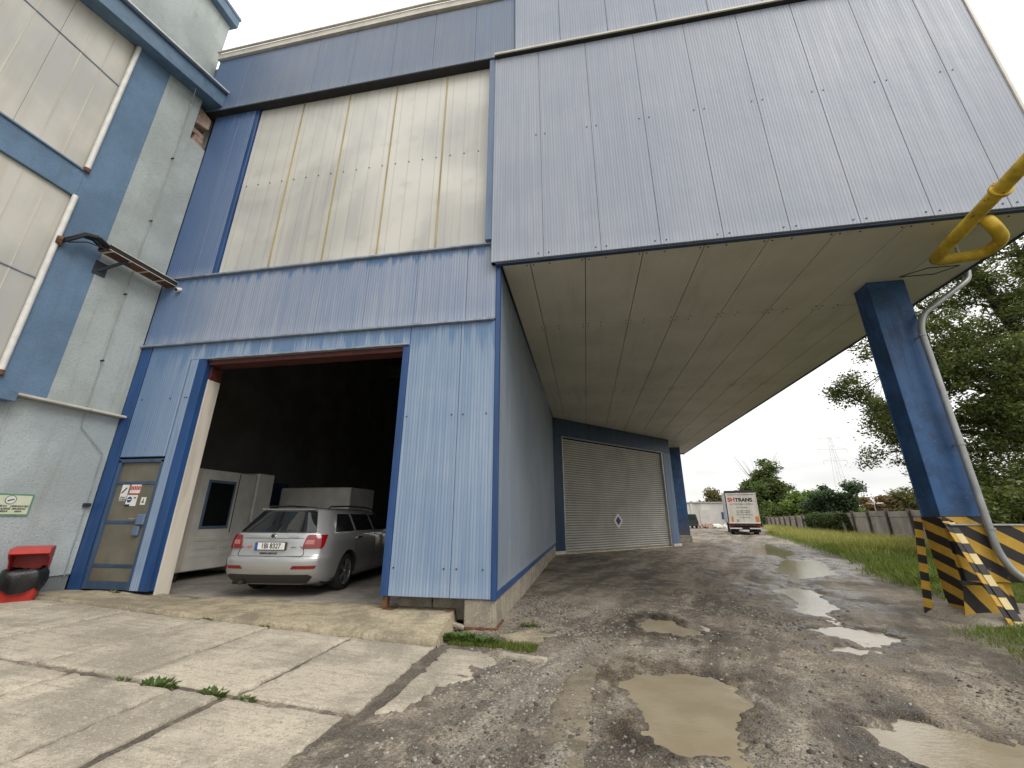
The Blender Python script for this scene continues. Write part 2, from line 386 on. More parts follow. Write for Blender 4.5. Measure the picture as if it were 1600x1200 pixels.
# ================================================================== GROUND
def zs(x): return np.clip(.05 * (-1.9 - x), 0, .29)
EDGE_Y = [-60, -6, -2, -.64, -.13, .52, 1.0, 1.3, 3.2, 3.8, 5.4, 8.6, 13, 23, 36.3, 50, 80, 200]
EDGE_X = [3.6, 3.7, 4.0, 4.17, 4.37, 4.62, 4.84, 5.3, 6.1, 6.36, 6.9, 8.0, 9.5, 12.4, 15.9, 21, 31, 75]
def edge(y): return np.interp(y, EDGE_Y, EDGE_X)
PUD = {
 'a': [(.18, -1.54), (.36, -1.16), (.84, -1.08), (1.02, -1.22), (1.31, -1.33), (1.3, -1.69), (1.1, -1.97), (.91, -2.22), (.84, -2.51), (.52, -2.66), (.3, -2.43), (.37, -2.11)],
 'b': [(.59, .71), (.85, 1.28), (1.22, 1.22), (1.42, .51), (1.19, .25), (.73, .39)],
 'c': [(2.91, .97), (3.34, 1.23), (3.98, 1.06), (4.02, .54), (3.64, .39), (3.19, .62)],
 'd': [(2.74, .09), (3.14, .38), (3.22, .12), (3.01, -.16), (2.75, -.09)],
 'e': [(1.97, -1.97), (2.35, -1.74), (2.6, -1.9), (2.95, -2.2), (3.0, -2.9), (2.3, -2.9), (2.05, -2.54), (1.96, -2.3)],
 'f': [(5.0, 6.3), (5.5, 8.6), (7.05, 11.6), (8.4, 12.2), (7.6, 9.0), (6.3, 6.6)],
 'g': [(3.5, 2.2), (3.9, 4.6), (4.6, 5.3), (5.0, 4.3), (4.4, 2.5)],
 'h': [(6.6, 13.6), (8.6, 20.5), (10.4, 21.5), (9.6, 16), (8.2, 13.5)],
}
def sdist(px, py, poly):
    d = np.full(px.shape, 1e9); ins = np.zeros(px.shape, bool); n = len(poly)
    for i in range(n):
        (ax, ay), (bx, by) = poly[i], poly[(i + 1) % n]; ex, ey = bx - ax, by - ay
        t = np.clip(((px - ax) * ex + (py - ay) * ey) / (ex * ex + ey * ey), 0, 1)
        d = np.minimum(d, np.hypot(px - ax - t * ex, py - ay - t * ey))
        c = ((ay > py) != (by > py)) & (px < (bx - ax) * (py - ay) / (by - ay + 1e-12) + ax); ins ^= c
    return np.where(ins, -d, d)
def ground_h(x, y):
    e = edge(y)
    h = .030 * fbm(x * .55, y * .55, 3, 3) + .036 * fbm(x * 2.6, y * 2.6, 4, 9) + .030 * fbm(x * 12, y * 12, 3, 21)
    yard = sstep(x, -1.9, -1.5)
    rutc = np.interp(y, [-6, -2, 3, 8, 20, 36], [1.2, 1.9, 3.0, 5.0, 9.2, 13.2]); tx = x - rutc
    h = h - .034 * (np.exp(-((tx - .95) / .28) ** 2) + np.exp(-((tx + .95) / .28) ** 2)) * (.5 + vnoise(x * .9, y * .35, 5))
    gr = sstep(x - e + .8 * fbm(x * 1.1, y * 1.1, 3, 31), -.15, .9)
    h = h + gr * (.07 + .05 * vnoise(x * 1.5, y * 1.5, 8))
    far = sstep(y, 30, 60) + sstep(x, 40, 80); h = h * (1 - np.clip(far, 0, 1) * .8)
    pd = np.zeros(x.shape); wet = np.zeros(x.shape)
    near = (x > -1) & (x < 13) & (y > -4) & (y < 24)
    xs, ys = x[near], y[near]
    for k, p in PUD.items():
        big = k in 'fgh'
        s = sdist(xs, ys, p) + .30 * fbm(xs * (1.4 if big else 3.5), ys * (.9 if big else 3.5), 4, 40) * (3.2 if big else 1) + .16 * fbm(xs * 11, ys * 11, 3, 44)
        w = .45 if big else .16
        pd[near] = np.maximum(pd[near], sstep(-s, -w * .6, w)); wet[near] = np.maximum(wet[near], sstep(-s, -(1.4 if big else .62), -.05))
    tk = np.exp(-(tx / 1.9) ** 2) * sstep(y, .0, 6.0) * (1 - sstep(y, 45, 70))
    wet = np.maximum(wet, tk * sstep(fbm(x * 1.5, y * .8, 4, 55), -.06, .12))
    h = h * (1 - .6 * pd) - .074 * pd
    lift = sstep(.36 - np.hypot((x + .2) * .5, y + 2.0) , 0, .3) * 0
    return h * yard + (zs(x) - .020 + .35 * h) * (1 - yard) + lift, wet * yard, gr * yard
def lines(*seg):
    out = []
    for a, b, st in seg: out += list(np.arange(a, b, st))
    return out
gx = np.array([-900, -400, -200, -100, -60, -35, -22] + lines((-14, -2.2, .14), (-2.2, 5, .0225), (5, 12, .06), (12, 30, .25)) + [30 * 1.28 ** i for i in range(14)])
gy = np.array([-300, -100, -50, -25, -15, -10] + lines((-7, -3.6, .1), (-3.6, 2, .0225), (2, 8, .05), (8, 42, .17)) + [42 * 1.27 ** i for i in range(17)])
GX, GY = np.meshgrid(gx, gy); H, WET, GRN = ground_h(GX, GY)
inside = (GX < -1.4) & (GY > .25); H = np.where(inside, -.05, H)
V = np.stack([GX.ravel(), GY.ravel(), H.ravel()], 1); nx, ny = len(gx), len(gy)
I = (np.arange(ny - 1)[:, None] * nx + np.arange(nx - 1)[None, :]).ravel()
F = np.stack([I, I + 1, I + nx + 1, I + nx], 1)

def ground_mat():
    b = NB('muddy_gravel_yard')
    at = lambda n: b.new('ShaderNodeAttribute', _attribute_name=n).outputs['Fac']
    wet, grn = at('wet'), at('green'); X, Y = b.xyz()[0], b.xyz()[1]
    big = b.noise(.55, 4, None, .6, .5); mid = b.noise(2.6, 6, None, .65); fine = b.noise(38, 4, None, .7)
    c = b.mix(b.ramp(big, .42, .58), (.125, .102, .076), (.285, .236, .174))
    c = b.mix(b.ramp(mid, .47, .62, 0, .8), c, (.40, .34, .26))
    trk = b.noise(1.0, 4, b.mapped((1.6, .22, 1), b.new('ShaderNodeVectorRotate', Vector=b.pos(), Angle=.36, Axis=(0, 0, 1)).outputs[0]), .6)
    c = b.mix(b.ramp(trk, .52, .64, 0, .6), c, (.46, .405, .325)); c = b.mix(b.ramp(trk, .38, .49, .75, 0), c, (.085, .069, .052))
    c = b.mix(b.ramp(fine, .42, .58, .55, 0), c, (.062, .053, .043))
    vo = b.new('ShaderNodeTexVoronoi', Vector=b.pos(), Scale=42.0); vo2 = b.new('ShaderNodeTexVoronoi', Vector=b.pos(), Scale=95.0)
    sepc = b.new('ShaderNodeSeparateColor', Color=vo.outputs['Color']).outputs[0]
    st = b.math('MULTIPLY', b.ramp(vo.outputs['Distance'], .22, .34, 1, 0), b.ramp(sepc, .62, .70))
    st = b.math('MULTIPLY', st, b.ramp(b.noise(1.1, 3), .42, .58))
    sc2 = b.new('ShaderNodeSeparateColor', Color=vo2.outputs['Color']).outputs[1]
    c = b.mix(b.math('MULTIPLY', b.ramp(sc2, .4, .9, 0, .55), b.ramp(mid, .3, .6, 1, .2)), c, (.25, .235, .21))
    c = b.mix(b.math('MULTIPLY', st, .7), c, (.34, .32, .28))
    wetc = b.mix(1.0, c, (.40, .37, .33), 'MULTIPLY')
    film = b.math('MULTIPLY', wet, b.ramp(b.noise(3.2, 5, b.mapped((1, .5, 1))), .34, .54))
    c = b.mix(film, c, wetc)
    c = b.mix(b.math('MULTIPLY', grn, b.ramp(mid, .3, .6, .5, 1)), c, (.075, .085, .035))
    h = b.math('ADD', b.math('MULTIPLY', fine, .6), b.math('MULTIPLY', b.ramp(vo.outputs['Distance'], .0, .5, 1, 0), .55))
    h = b.math('ADD', h, b.math('MULTIPLY', mid, .8))
    rough = b.math('SUBTRACT', .93, b.math('MULTIPLY', film, .76))
    return b.out(c, rough, b.bump(h, .7, .022), 0, .4)
MT['ground'] = ground_mat()
g = raw('ground', V, F, 'ground', smooth=True); tag(g, kind='structure')
for nme, arr in (('wet', WET), ('green', GRN)):
    a = g.data.attributes.new(nme, 'FLOAT', 'POINT'); a.data.foreach_set('value', arr.ravel().astype(np.float32))

def water_mat():
    b = NB('muddy_water'); n = b.noise(16, 3, b.mapped((1, 2.2, 1)), .5); f = b.noise(2.5, 3)
    c = b.mix(b.ramp(f, .3, .7), (.27, .225, .15), (.33, .28, .195))
    return b.out(c, .035, b.bump(n, .16, .014), 0, .5, IOR=1.33)
MT['water'] = water_mat()
for k, p in PUD.items():
    xs = [q[0] for q in p]; ys = [q[1] for q in p]; m = .9 if k in 'fgh' else .42
    cx, cy = sum(xs) / len(xs), sum(ys) / len(ys)
    ring = [(cx + (x - cx) * 1.0 + m * (x - cx) / (math.hypot(x - cx, y - cy) + 1e-6), cy + (y - cy) + m * (y - cy) / (math.hypot(x - cx, y - cy) + 1e-6)) for x, y in p]
    o = MB().add([(x, y, {'d': -.046, 'g': -.044, 'h': -.038}.get(k, -.041)) for x, y in ring], [tuple(range(len(ring)))]).build('puddle', 'water'); tag(o, kind='structure')

# scattered stones (nobody could count them): one mesh per kind
def icosa():
    t = (1 + 5 ** .5) / 2
    v = np.array([(-1, t, 0), (1, t, 0), (-1, -t, 0), (1, -t, 0), (0, -1, t), (0, 1, t), (0, -1, -t), (0, 1, -t), (t, 0, -1), (t, 0, 1), (-t, 0, -1), (-t, 0, 1)], float)
    v /= np.linalg.norm(v[0])
    f = np.array([(0, 11, 5), (0, 5, 1), (0, 1, 7), (0, 7, 10), (0, 10, 11), (1, 5, 9), (5, 11, 4), (11, 10, 2), (10, 7, 6), (7, 1, 8), (3, 9, 4), (3, 4, 2), (3, 2, 6), (3, 6, 8), (3, 8, 9), (4, 9, 5), (2, 4, 11), (6, 2, 10), (8, 6, 7), (9, 8, 1)])
    return v, f
ICV, ICF = icosa()
def stones(name, P, rad, mat, label=None):
    n = len(P); v = ICV[None] * (1 + .35 * (RNG.random((n, 12, 1)) - .5)) * np.stack([.8 + .6 * RNG.random(n), .7 + .5 * RNG.random(n), .45 + .35 * RNG.random(n)], 1)[:, None, :]
    a = RNG.random(n) * 6.283; ca, sa = np.cos(a)[:, None], np.sin(a)[:, None]
    v = np.stack([v[..., 0] * ca - v[..., 1] * sa, v[..., 0] * sa + v[..., 1] * ca, v[..., 2]], -1) * rad[:, None, None]
    v = v + P[:, None, :]
    f = (ICF[None] + (np.arange(n) * 12)[:, None, None]).reshape(-1, 3)
    o = raw(name, v.reshape(-1, 3), f, mat); tag(o, label, 'gravel' if label else None, kind='stuff'); return o
def stone_mat(name, lo, hi):
    b = NB(name); g = b.new('ShaderNodeNewGeometry'); r = g.outputs['Random Per Island']
    c = b.mix(b.ramp(r, 0, 1), lo, hi); c = b.mix(b.ramp(b.noise(60, 3), .4, .8, 0, .4), c, tuple(q * .6 for q in lo))
    return b.out(c, .8, None, 0, .35)
MT['stone_l'] = stone_mat('pale_stones', (.13, .12, .105), (.40, .375, .33))
MT['stone_d'] = stone_mat('dark_stones', (.07, .062, .052), (.26, .235, .195))
def scatter(n, x0, x1, y0, y1, dens):
    x = x0 + (x1 - x0) * RNG.random(n); y = y0 + (y1 - y0) * RNG.random(n); k = RNG.random(n) < dens(x, y); x, y = x[k], y[k]
    h, w, g_ = ground_h(x, y); return np.stack([x, y, h], 1), w, g_
P, w, _ = scatter(34000, -1.9, 2.6, -4.2, 2.5, lambda x, y: np.clip(.10 + 1.1 * np.exp(-((x + .75) / .55) ** 2 - ((y + 1.55) / .55) ** 2) + .5 * sstep(vnoise(x * 1.3, y * 1.3, 77), .55, .8), 0, 1) * (x > -1.68))
P = P[w < .85]; stones('pale_gravel', P, (.0045 + .014 * RNG.random(len(P)) ** 4), 'stone_l', 'pale grey gravel chips strewn over the yard mud')
P, w, _ = scatter(34000, -1.2, 4.2, -4.2, 4, lambda x, y: np.clip(.12 + .9 * sstep(vnoise(x * 1.1, y * 1.1, 91), .5, .8), 0, 1))
P2 = P[(w < .97)]; stones('dark_gravel', P2, .005 + .022 * RNG.random(len(P2)) ** 5, 'stone_d', 'dark wet gravel lumps lying around the puddles')

# ================================================================== CONCRETE APRON
ap = MB()
def slab_mesh(poly, top, jag=.020, th=.13, seed=0, mat='slab', parent=None, name='slab', sag=.006):
    """irregular slab: jagged outline, slightly uneven top, rounded arris"""
    pts = []
    n = len(poly)
    for i in range(n):
        a, b = Vector(poly[i]), Vector(poly[(i + 1) % n]); L = (b - a).length; k = max(2, int(L / .06))
        nrm = Vector((b - a)).normalized(); nrm = Vector((-nrm.y, nrm.x))
        for q in range(k):
            t = q / k; p = a.lerp(b, t); w = float(fbm(np.array([p.x * 5.0 + seed]), np.array([p.y * 5.0]), 4, seed)[0]) * jag * 4
            pts.append(p + nrm * (abs(w) + (jag * 1.5 * random.random() ** 6)))
    c = Vector((sum(p.x for p in pts) / len(pts), sum(p.y for p in pts) / len(pts)))
    m = MB(); rings = [(1.0, -th), (1.0, -.016), (.992, -.004), (.975, 0), (.8, .0), (.5, 0), (.2, 0)]
    N = len(pts); V = []
    for s, dz in rings:
        for p in pts:
            q = c + (p - c) * s if s < .97 else p - (p - c).normalized() * {1.0: 0, .992: .006, .975: .016}[s]
            z = top(q.x, q.y) + dz + (float(fbm(np.array([q.x * 1.7]), np.array([q.y * 1.7]), 2, seed)[0]) * sag * 2 if s < 1 else 0)
            V.append((q.x, q.y, z))
    V.append((c.x, c.y, top(c.x, c.y)))
    Fc = []
    for r in range(len(rings) - 1):
        for i in range(N):
            j = (i + 1) % N; Fc.append((r * N + i, r * N + j, (r + 1) * N + j, (r + 1) * N + i))
    Fc += [((len(rings) - 1) * N + i, (len(rings) - 1) * N + (i + 1) % N, len(V) - 1) for i in range(N)]
    m.add(V, Fc)
    return m.build(name, mat, parent, smooth=True, sharp=40)
zsf = lambda x, y: float(zs(np.array([x]))[0])
apron = raw('concrete_apron', np.array([(-8.7, -9, .0), (-1.9, -9, -.16), (-1.9, -.8, -.16), (-8.7, -.8, .0)], float), np.array([(0, 1, 2, 3)]), 'slab'); tag(apron, kind='structure')
def rect(x0, x1, y0, y1): return [(x0, y0), (x1, y0), (x1, y1), (x0, y1)]
k = 0
r1 = [-8.66, -7.45, -6.32, -5.16, -4.12, -2.94, -1.86]
r2x = [-8.66, -7.9, -6.85, -5.73, -4.60, -3.50, -3.02, -1.93]
for xs, y0, y1 in ((r1, -2.575, -.80), (r2x, -4.6, -2.595), (r2x, -6.6, -4.66)):
    for a, b in zip(xs, xs[1:]):
        k += 1; g0, g1 = .004 + .010 * random.random(), .004 + .010 * random.random()
        if xs is r2x and abs(b + 3.02) < .01: g1 = .05
        off = random.uniform(-.008, .008)
        slab_mesh(rect(a + g0, b - g1, y0 + .01 + .02 * random.random(), y1 - .012 - .02 * random.random()), lambda x, y, off=off: zsf(x, y) + off, seed=k, parent=apron)
slab_mesh([(-1.72, -2.55), (-1.50, -2.5), (-1.40, -2.05), (-1.12, -1.7), (-.98, -1.3), (-1.08, -.95), (-1.69, -.80)], lambda x, y: .010 - .05 * max(0, x + 1.45), .05, seed=61, parent=apron)
slab_mesh([(-1.04, -1.06), (-.52, -1.16), (-.49, -1.06), (-1.02, -.95)], lambda x, y: .03, .012, .08, seed=62, parent=apron, name='kerb_piece')
slab_mesh([(-.62, -3.9), (-.15, -3.9), (.045, -1.15), (-.06, -1.14), (-.28, -1.5)], lambda x, y: .006 + .012 * (x + .1), .03, .08, seed=63, mat='clay', parent=apron)
slab_mesh([(-1.05, -.52), (-.62, -.42), (-.45, -.05), (-.85, .12), (-1.25, -.2)], lambda x, y: .008, .05, .08, seed=64, mat='ramp', parent=apron)
# ramp up to the gate
def ramp_top(x, y):
    zb = max(.20, zsf(x, 0)); zf = zsf(x, 0) + .035
    if y < -.05: t = (y + .78) / .73; return zf + (zb - zf) * min(1, max(0, t)) ** .8
    return zb + (.185 - zb) * min(1, (y + .05) / .45)
m = MB(); XS = np.linspace(-8.66, -1.92, 90); YS = [-.79, -.77, -.70, -.55, -.4, -.25, -.12, -.05, .05, .2, .42]
vv = []
for j, y in enumerate(YS):
    for i, x in enumerate(XS):
        yy = y + (.05 * float(fbm(np.array([x * 3.]), np.array([0.]), 3, 5)[0]) if j < 2 else 0)
        xx = x + (.06 * (1 - (yy + .78) / 1.2) - .16 * max(0, (yy + .1)) if i == len(XS) - 1 else 0)
        z = ramp_top(x, yy) + .05 * float(fbm(np.array([x * 4.]), np.array([y * 4.]), 3, 8)[0]) - (.03 if j == 0 else 0)
        vv.append((xx, yy, z if yy < .3 else .183))
n = len(XS); ff = [(j * n + i, j * n + i + 1, (j + 1) * n + i + 1, (j + 1) * n + i) for j in range(len(YS) - 1) for i in range(n - 1)]
# skirts at the front and the right-hand end
b0 = len(vv); vv += [(v[0], v[1] - .01, v[2] - .16) for v in vv[:n]]; ff += [(i + 1, i, b0 + i, b0 + i + 1) for i in range(n - 1)]
b1 = len(vv); vv += [(vv[j * n + n - 1][0] + .05, YS[j], -.08) for j in range(len(YS))]
ff += [(j * n + n - 1, b1 + j, b1 + j + 1, (j + 1) * n + n - 1) for j in range(len(YS) - 1)]
m.add(vv, ff); o = m.build('gate_ramp', 'ramp', smooth=True, sharp=45); tag(o, kind='structure')
fl = MB().box(-10.5, -1.45, .42, 23.8, .0, .18).build('hall_floor', 'floor'); tag(fl, kind='structure')

# ================================================================== THE BLUE HALL
HALL = empty('industrial_hall', (-4, 12, 0), 0, 'blue-grey sheet-clad industrial hall with an open gate and overhanging upper box', 'building')
def P_(name, mat, x0, x1, y0, y1, z0, z1, parent=HALL, gap=.003, bevel=.005):
    return panel(name, mat, parent, ((x0 + x1) / 2, (y0 + y1) / 2, (z0 + z1) / 2), (abs(x1 - x0) - 2 * gap, abs(y1 - y0), abs(z1 - z0)), bevel)
def B_(name, mat, *b, parent=HALL, bevel=.004): return MB().box(*b).build(name, mat, parent, bevel=bevel)
# backing added behind the front sheets to stop light leaks, with the gate and door openings left free
core = MB(); core.box(-8.9, -8.44, .10, .22, 0, 13).box(-8.44, -7.50, .10, .22, 2.44, 13).box(-7.50, -7.08, .12, .25, .2, 13)
core.box(-7.08, -3.03, .10, .22, 4.36, 13).box(-3.03, -1.42, .10, .22, .38, 13).build('light_stop_backing', 'darkgap', HALL)
# lower band
for a, b in ((-1.98, -1.375), (-2.92, -1.98)): P_('wall_panel', 'p_low', a, b, 0, .08, .37, 4.70)
for a, b in ((-3.98, -2.925), (-4.98, -3.98), (-5.98, -4.98), (-6.98, -5.98), (-7.48, -6.98)): P_('wall_panel', 'p_low', a, b, 0, .08, 4.375, 4.70)
P_('wall_panel', 'p_low', -8.46, -7.98, 0, .08, 2.50, 4.70); P_('wall_panel', 'p_low', -7.98, -7.48, 0, .08, 2.50, 4.70)
P_('wall_panel', 'p_low', -7.46, -7.27, 0, .08, .30, 4.372)
B_('corner_trim', 'trim', -1.372, -1.298, -.012, .09, .36, 5.79); B_('gate_trim', 'trim', -3.035, -2.922, -.012, .26, .37, 4.36)
B_('gate_trim', 'trim', -7.268, -7.075, -.014, .10, .30, 4.372); B_('wall_trim', 'trim', -8.715, -8.47, -.012, .09, .22, 4.70)
B_('gate_header_flashing', 'flash', -7.10, -2.92, -.05, .09, 4.345, 4.374)
B_('gate_lintel', 'red', -7.06, -3.04, .03, .30, 4.25, 4.343); B_('gate_jamb', 'jamb', -7.085, -7.055, .101, .36, .20, 3.98)
B_('gate_jamb_head', 'red', -7.09, -7.04, .10, .34, 3.985, 4.248)
B_('flashing', 'flash', -8.72, -1.40, -.065, .09, 4.703, 4.742)
# middle band
e = [-8.72, -7.9, -6.9, -5.9, -4.9, -3.9, -2.9, -1.92, -1.376]
for a, b in zip(e, e[1:]): P_('wall_panel', 'p_mid', a, b, 0, .08, 4.745, 6.262)
B_('flashing', 'flash', -8.72, -1.42, -.06, .09, 6.265, 6.302)
# glazing
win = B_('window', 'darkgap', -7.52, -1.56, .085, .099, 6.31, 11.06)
e = [-7.44, -6.24, -5.02, -3.82, -2.60, -1.575]
for a, b in zip(e, e[1:]): P_('pane', 'poly', a, b, .045, .08, 6.31, 11.05, win, .012)
for x in e[1:-1]: B_('mullion', 'mull', x - .014, x + .014, .03, .084, 6.31, 11.05, parent=win)
B_('mullion', 'trim', -7.545, -7.445, -.005, .084, 6.304, 11.05, parent=win)
P_('wall_panel', 'p_strip', -8.72, -7.98, .0, .08, 6.304, 11.07); P_('wall_panel', 'p_strip', -7.98, -7.548, .0, .08, 6.304, 11.07)
B_('box_edge_trim', 'trim_pale', -1.572, -1.452, -.125, .09, 6.304, 11.04); B_('box_edge_trim', 'trim_pale', -1.452, -1.376, -.11, -.013, 5.80, 6.30)
# fascia and coping
e = [-8.95, -7.99, -6.98, -5.98, -4.98, -3.92, -2.92, -1.92, -1.01]
for a, b in zip(e, e[1:]): P_('fascia_panel', 'p_fascia', a, b, -.15, -.05, 11.08, 12.95)
B_('fascia_shade_strip', 'darkgap', -8.95, -1.58, -.145, .08, 11.052, 11.078)  # dark strip standing in for the shadow below the fascia
cp = MB(); cp.add([(-8.98, -.21, 12.93), (-3.2, -.21, 13.03), (-.95, -.21, 13.0), (-.95, -.21, 13.2), (-3.2, -.21, 13.24), (-8.98, -.21, 13.12),
  (-8.98, .3, 12.93), (-3.2, .3, 13.03), (-.95, .3, 13.0), (-.95, .3, 13.2), (-3.2, .3, 13.24), (-8.98, .3, 13.12)],
  [(0, 1, 4, 5), (1, 2, 3, 4), (6, 11, 10, 7), (7, 10, 9, 8), (5, 4, 10, 11), (4, 3, 9, 10), (0, 6, 7, 1), (1, 7, 8, 2), (0, 5, 11, 6), (2, 8, 9, 3)])
cp.build('coping', 'coping', HALL); MB().bar((-8.98, -.24, 13.14), (-3.2, -.24, 13.26), .05, .035).bar((-3.2, -.24, 13.26), (-.95, -.24, 13.22), .05, .035).build('coping_lip', 'coping', HALL)
# box: front sheets
e = [-1.45, -.50, .49, 1.47, 2.45, 3.44, 4.43, 5.41, 6.39, 7.10]
for a, b in zip(e, e[1:]): P_('box_panel', 'p_box', a, b, -.13, -.015, 5.80, 11.02, gap=.0028)
e = [-1.0, -.02, .97, 1.96, 2.95, 3.94, 4.93, 5.92, 7.10]
for a, b in zip(e, e[1:]): P_('box_panel', 'p_box2', a, b, -.20, -.05, 11.065, 13.6, gap=.004)
B_('box_flashing', 'coping', -1.45, 7.12, -.225, -.19, 11.04, 11.09); B_('box_shade_strip', 'darkgap', -1.45, 7.10, -.20, -.01, 11.03, 11.06); B_('box_corner_trim', 'coping', 7.104, 7.15, -.15, .05, 5.79, 13.6)  # the dark strip below the flashing is its shadow put into colour
B_('drip_edge', 'dkblue', -1.37, 7.12, -.10, -.02, 5.765, 5.798)
B_('box_side', 'p_side', 7.02, 7.10, .0, 24.1, 5.86, 13.4); B_('roof', 'steel', -10.6, 7.1, .1, 24.2, 13.0, 13.1)  # flat roof is out of view, added to block light
# soffit
ex = [-1.27, -.76, .22, 1.20, 2.19, 3.18, 4.17, 5.16, 6.15, 7.10]; ey = [-.09, 2.65, 8.1, 13.5, 18.9, 24.1]
sof = B_('soffit', 'darkgap', -1.27, 7.09, .0, 24.0, 5.848, 5.858)
for y0, y1 in zip(ey, ey[1:]):
    for a, b in zip(ex, ex[1:]): panel('soffit_panel', 'soffit', sof, ((a + b) / 2, (y0 + y1) / 2, 5.818), (b - a - .012, y1 - y0 - .014, .055), .006)
hatch = MB(); hq = [(6.05, 1.62), (6.35, 1.38), (6.85, 1.38), (6.62, 1.62)]
for p, q in zip(hq, hq[1:] + hq[:1]): hatch.bar((*p, 5.788), (*q, 5.788), .016, .012)
hatch.build('soffit_hatch', 'darkgap', HALL); B_('soffit_edge', 'dkblue', 7.085, 7.125, -.05, 24.1, 5.76, 5.86)
B_('soffit_far_edge', 'coping', 4.9, 7.09, 24.1, 24.16, 5.70, 6.4)
# side wall under the soffit
for i in range(12):
    y0, y1 = .06 + i * .985, .06 + (i + 1) * .985; panel('side_panel', 'p_side', HALL, (-1.342, (y0 + y1) / 2, 3.085), (.075, y1 - y0 - .006, 5.40), .005)
    panel('plinth_block', 'block', HALL, (-1.345, (y0 + y1) / 2, .13), (.06, y1 - y0 - .012, .48), .012)
B_('side_bottom_trim', 'trim', -1.31, -1.288, .06, 11.7, .372, .47)
B_('inner_side_wall', 'darkgap', -1.47, -1.39, .1, 11.8, 0, 13)
B_('corner_block', 'block', -1.765, -1.33, .03, .52, .0, .362, bevel=.012); B_('rust_plate', 'rust', -1.80, -1.29, .0, .55, -.02, .022)
for a in (-2.9, -2.35): panel('plinth_block', 'block', HALL, (a + .27, .40, .21), (.53, .12, .36), .012)
MB().box(-3.0, -2.93, .02, .12, .19, .372).box(-3.08, -2.82, -.03, .18, .183, .20).build('post_foot', 'rust', HALL)
o = MB().obox((-1.98, -.10, .10), (.24, .06, -.075), (-.02, .05, .0), (.01, 0, .025)).build('broken_kerb_stone', 'block', None, bevel=.012)
tag(o, 'pale broken kerb stone wedged between ramp end and concrete corner block', 'kerb stone')
o = MB().box(-2.02, -1.93, -.06, .06, .13, .21).build('rusty_bracket', 'rust', None, bevel=.006)
tag(o, 'small rusty steel angle at the end of the gate ramp', 'steel bracket')
# angled wall with the roller shutter
A_, Bp = Vector((-1.3, 11.75, 0)), Vector((4.96, 18.5, 0)); U = (Bp - A_).normalized(); Nn = Vector((U.y, -U.x, 0)); LW = (Bp - A_).length
def wbox(mb, s0, s1, d0, d1, z0, z1):
    c = A_ + U * (s0 + s1) / 2 + Nn * (d0 + d1) / 2 + Vector((0, 0, (z0 + z1) / 2)); return mb.obox(c, U * (s1 - s0) / 2, Nn * (d1 - d0) / 2, (0, 0, (z1 - z0) / 2))
wbox(MB(), -.1, LW, -.25, 0, 4.98, 5.785).build('shutter_lintel', 'dkblue', HALL, bevel=.01)
wbox(MB(), -.1, .56, -.25, -.004, .12, 4.977).build('shutter_pier', 'dkblue', HALL, bevel=.01)
wbox(MB(), 8.46, LW, -.25, .0, .12, 4.977).build('shutter_pier', 'trim_pale', HALL, bevel=.01)
wbox(wbox(MB(), -.1, .52, -.25, .03, -.12, .118), 8.50, LW + .05, -.25, .05, -.12, .118).build('pier_base', 'coping', HALL, bevel=.01)
wbox(MB(), .5, 8.5, -.13, .02, 4.945, 4.978).build('shutter_hood', 'flash', HALL)
wbox(MB(), .56, .63, -.2, -.02, -.1, 4.944).build('shutter_guide', 'steel', HALL); wbox(MB(), 8.36, 8.46, -.2, -.02, -.1, 4.944).build('shutter_guide', 'steel', HALL)
wbox(MB(), -.1, LW, -.5, -.35, -.1, 5.7).build('shutter_backing', 'darkgap', HALL)
SH = wbox(MB(), .63, 8.36, -.26, -.24, -.1, 4.944).build('roller_shutter', 'darkgap', HALL)
slm = MB(); prof = [(-.047, -.02), (-.036, .018), (-.012, .034), (.016, .034), (.036, .018), (.043, -.02)]; hl = (8.36 - .63) / 2
vv = []; 
for sx in (-hl, hl): vv += [(sx, d, z) for z, d in prof]
slm.add(vv, [(i, i + 1, i + 7, i + 6) for i in range(5)] + [tuple(range(6)), tuple(range(11, 5, -1))])
sme = slm.mesh('slat', 'shutter'); ns = 46
for i in range(ns):
    o = bpy.data.objects.new('slat', sme); COL.objects.link(o)
    o.matrix_basis = Matrix(((U.x, Nn.x, 0, 0), (U.y, Nn.y, 0, 0), (0, 0, 1, 0), (0, 0, 0, 1)))
    p = A_ + U * (.63 + hl) + Nn * (-.175); o.matrix_basis.translation = (p.x, p.y, .11 + i * .1055 ); attach(o, SH)
wbox(MB(), .63, 8.36, -.20, -.13, -.06, .055).build('bottom_rail', 'steel', SH)
rp = MB(); rp.tube([A_ + U * (.6 + t * 7.8 / 40) + Nn * .0 + Vector((0, 0, -.02)) for t in range(41)], .035, 6); rp.build('threshold_bar', 'haz_bright', SH)
def diamond(s, z, r, d0, d1, mat, name):
    m = MB(); c = A_ + U * s + Vector((0, 0, z)); q = [U * r, Vector((0, 0, r * 1.05)), -U * r, Vector((0, 0, -r * 1.05))]
    m.add([c + v + Nn * d for d in (d0, d1) for v in q], [(0, 1, 2, 3)[::-1], (4, 5, 6, 7)] + [(i, (i + 1) % 4, 4 + (i + 1) % 4, 4 + i) for i in range(4)]); return m.build(name, mat, SH)
diamond(4.28, 1.30, .33, -.16, -.137, 'paper', 'diamond_emblem'); diamond(4.28, 1.30, .20, -.15, -.132, 'inkblue', 'diamond_emblem')
MB().box(4.80, 4.94, 18.6, 24.1, -.1, 5.785).build('return_wall', 'dkblue', HALL)
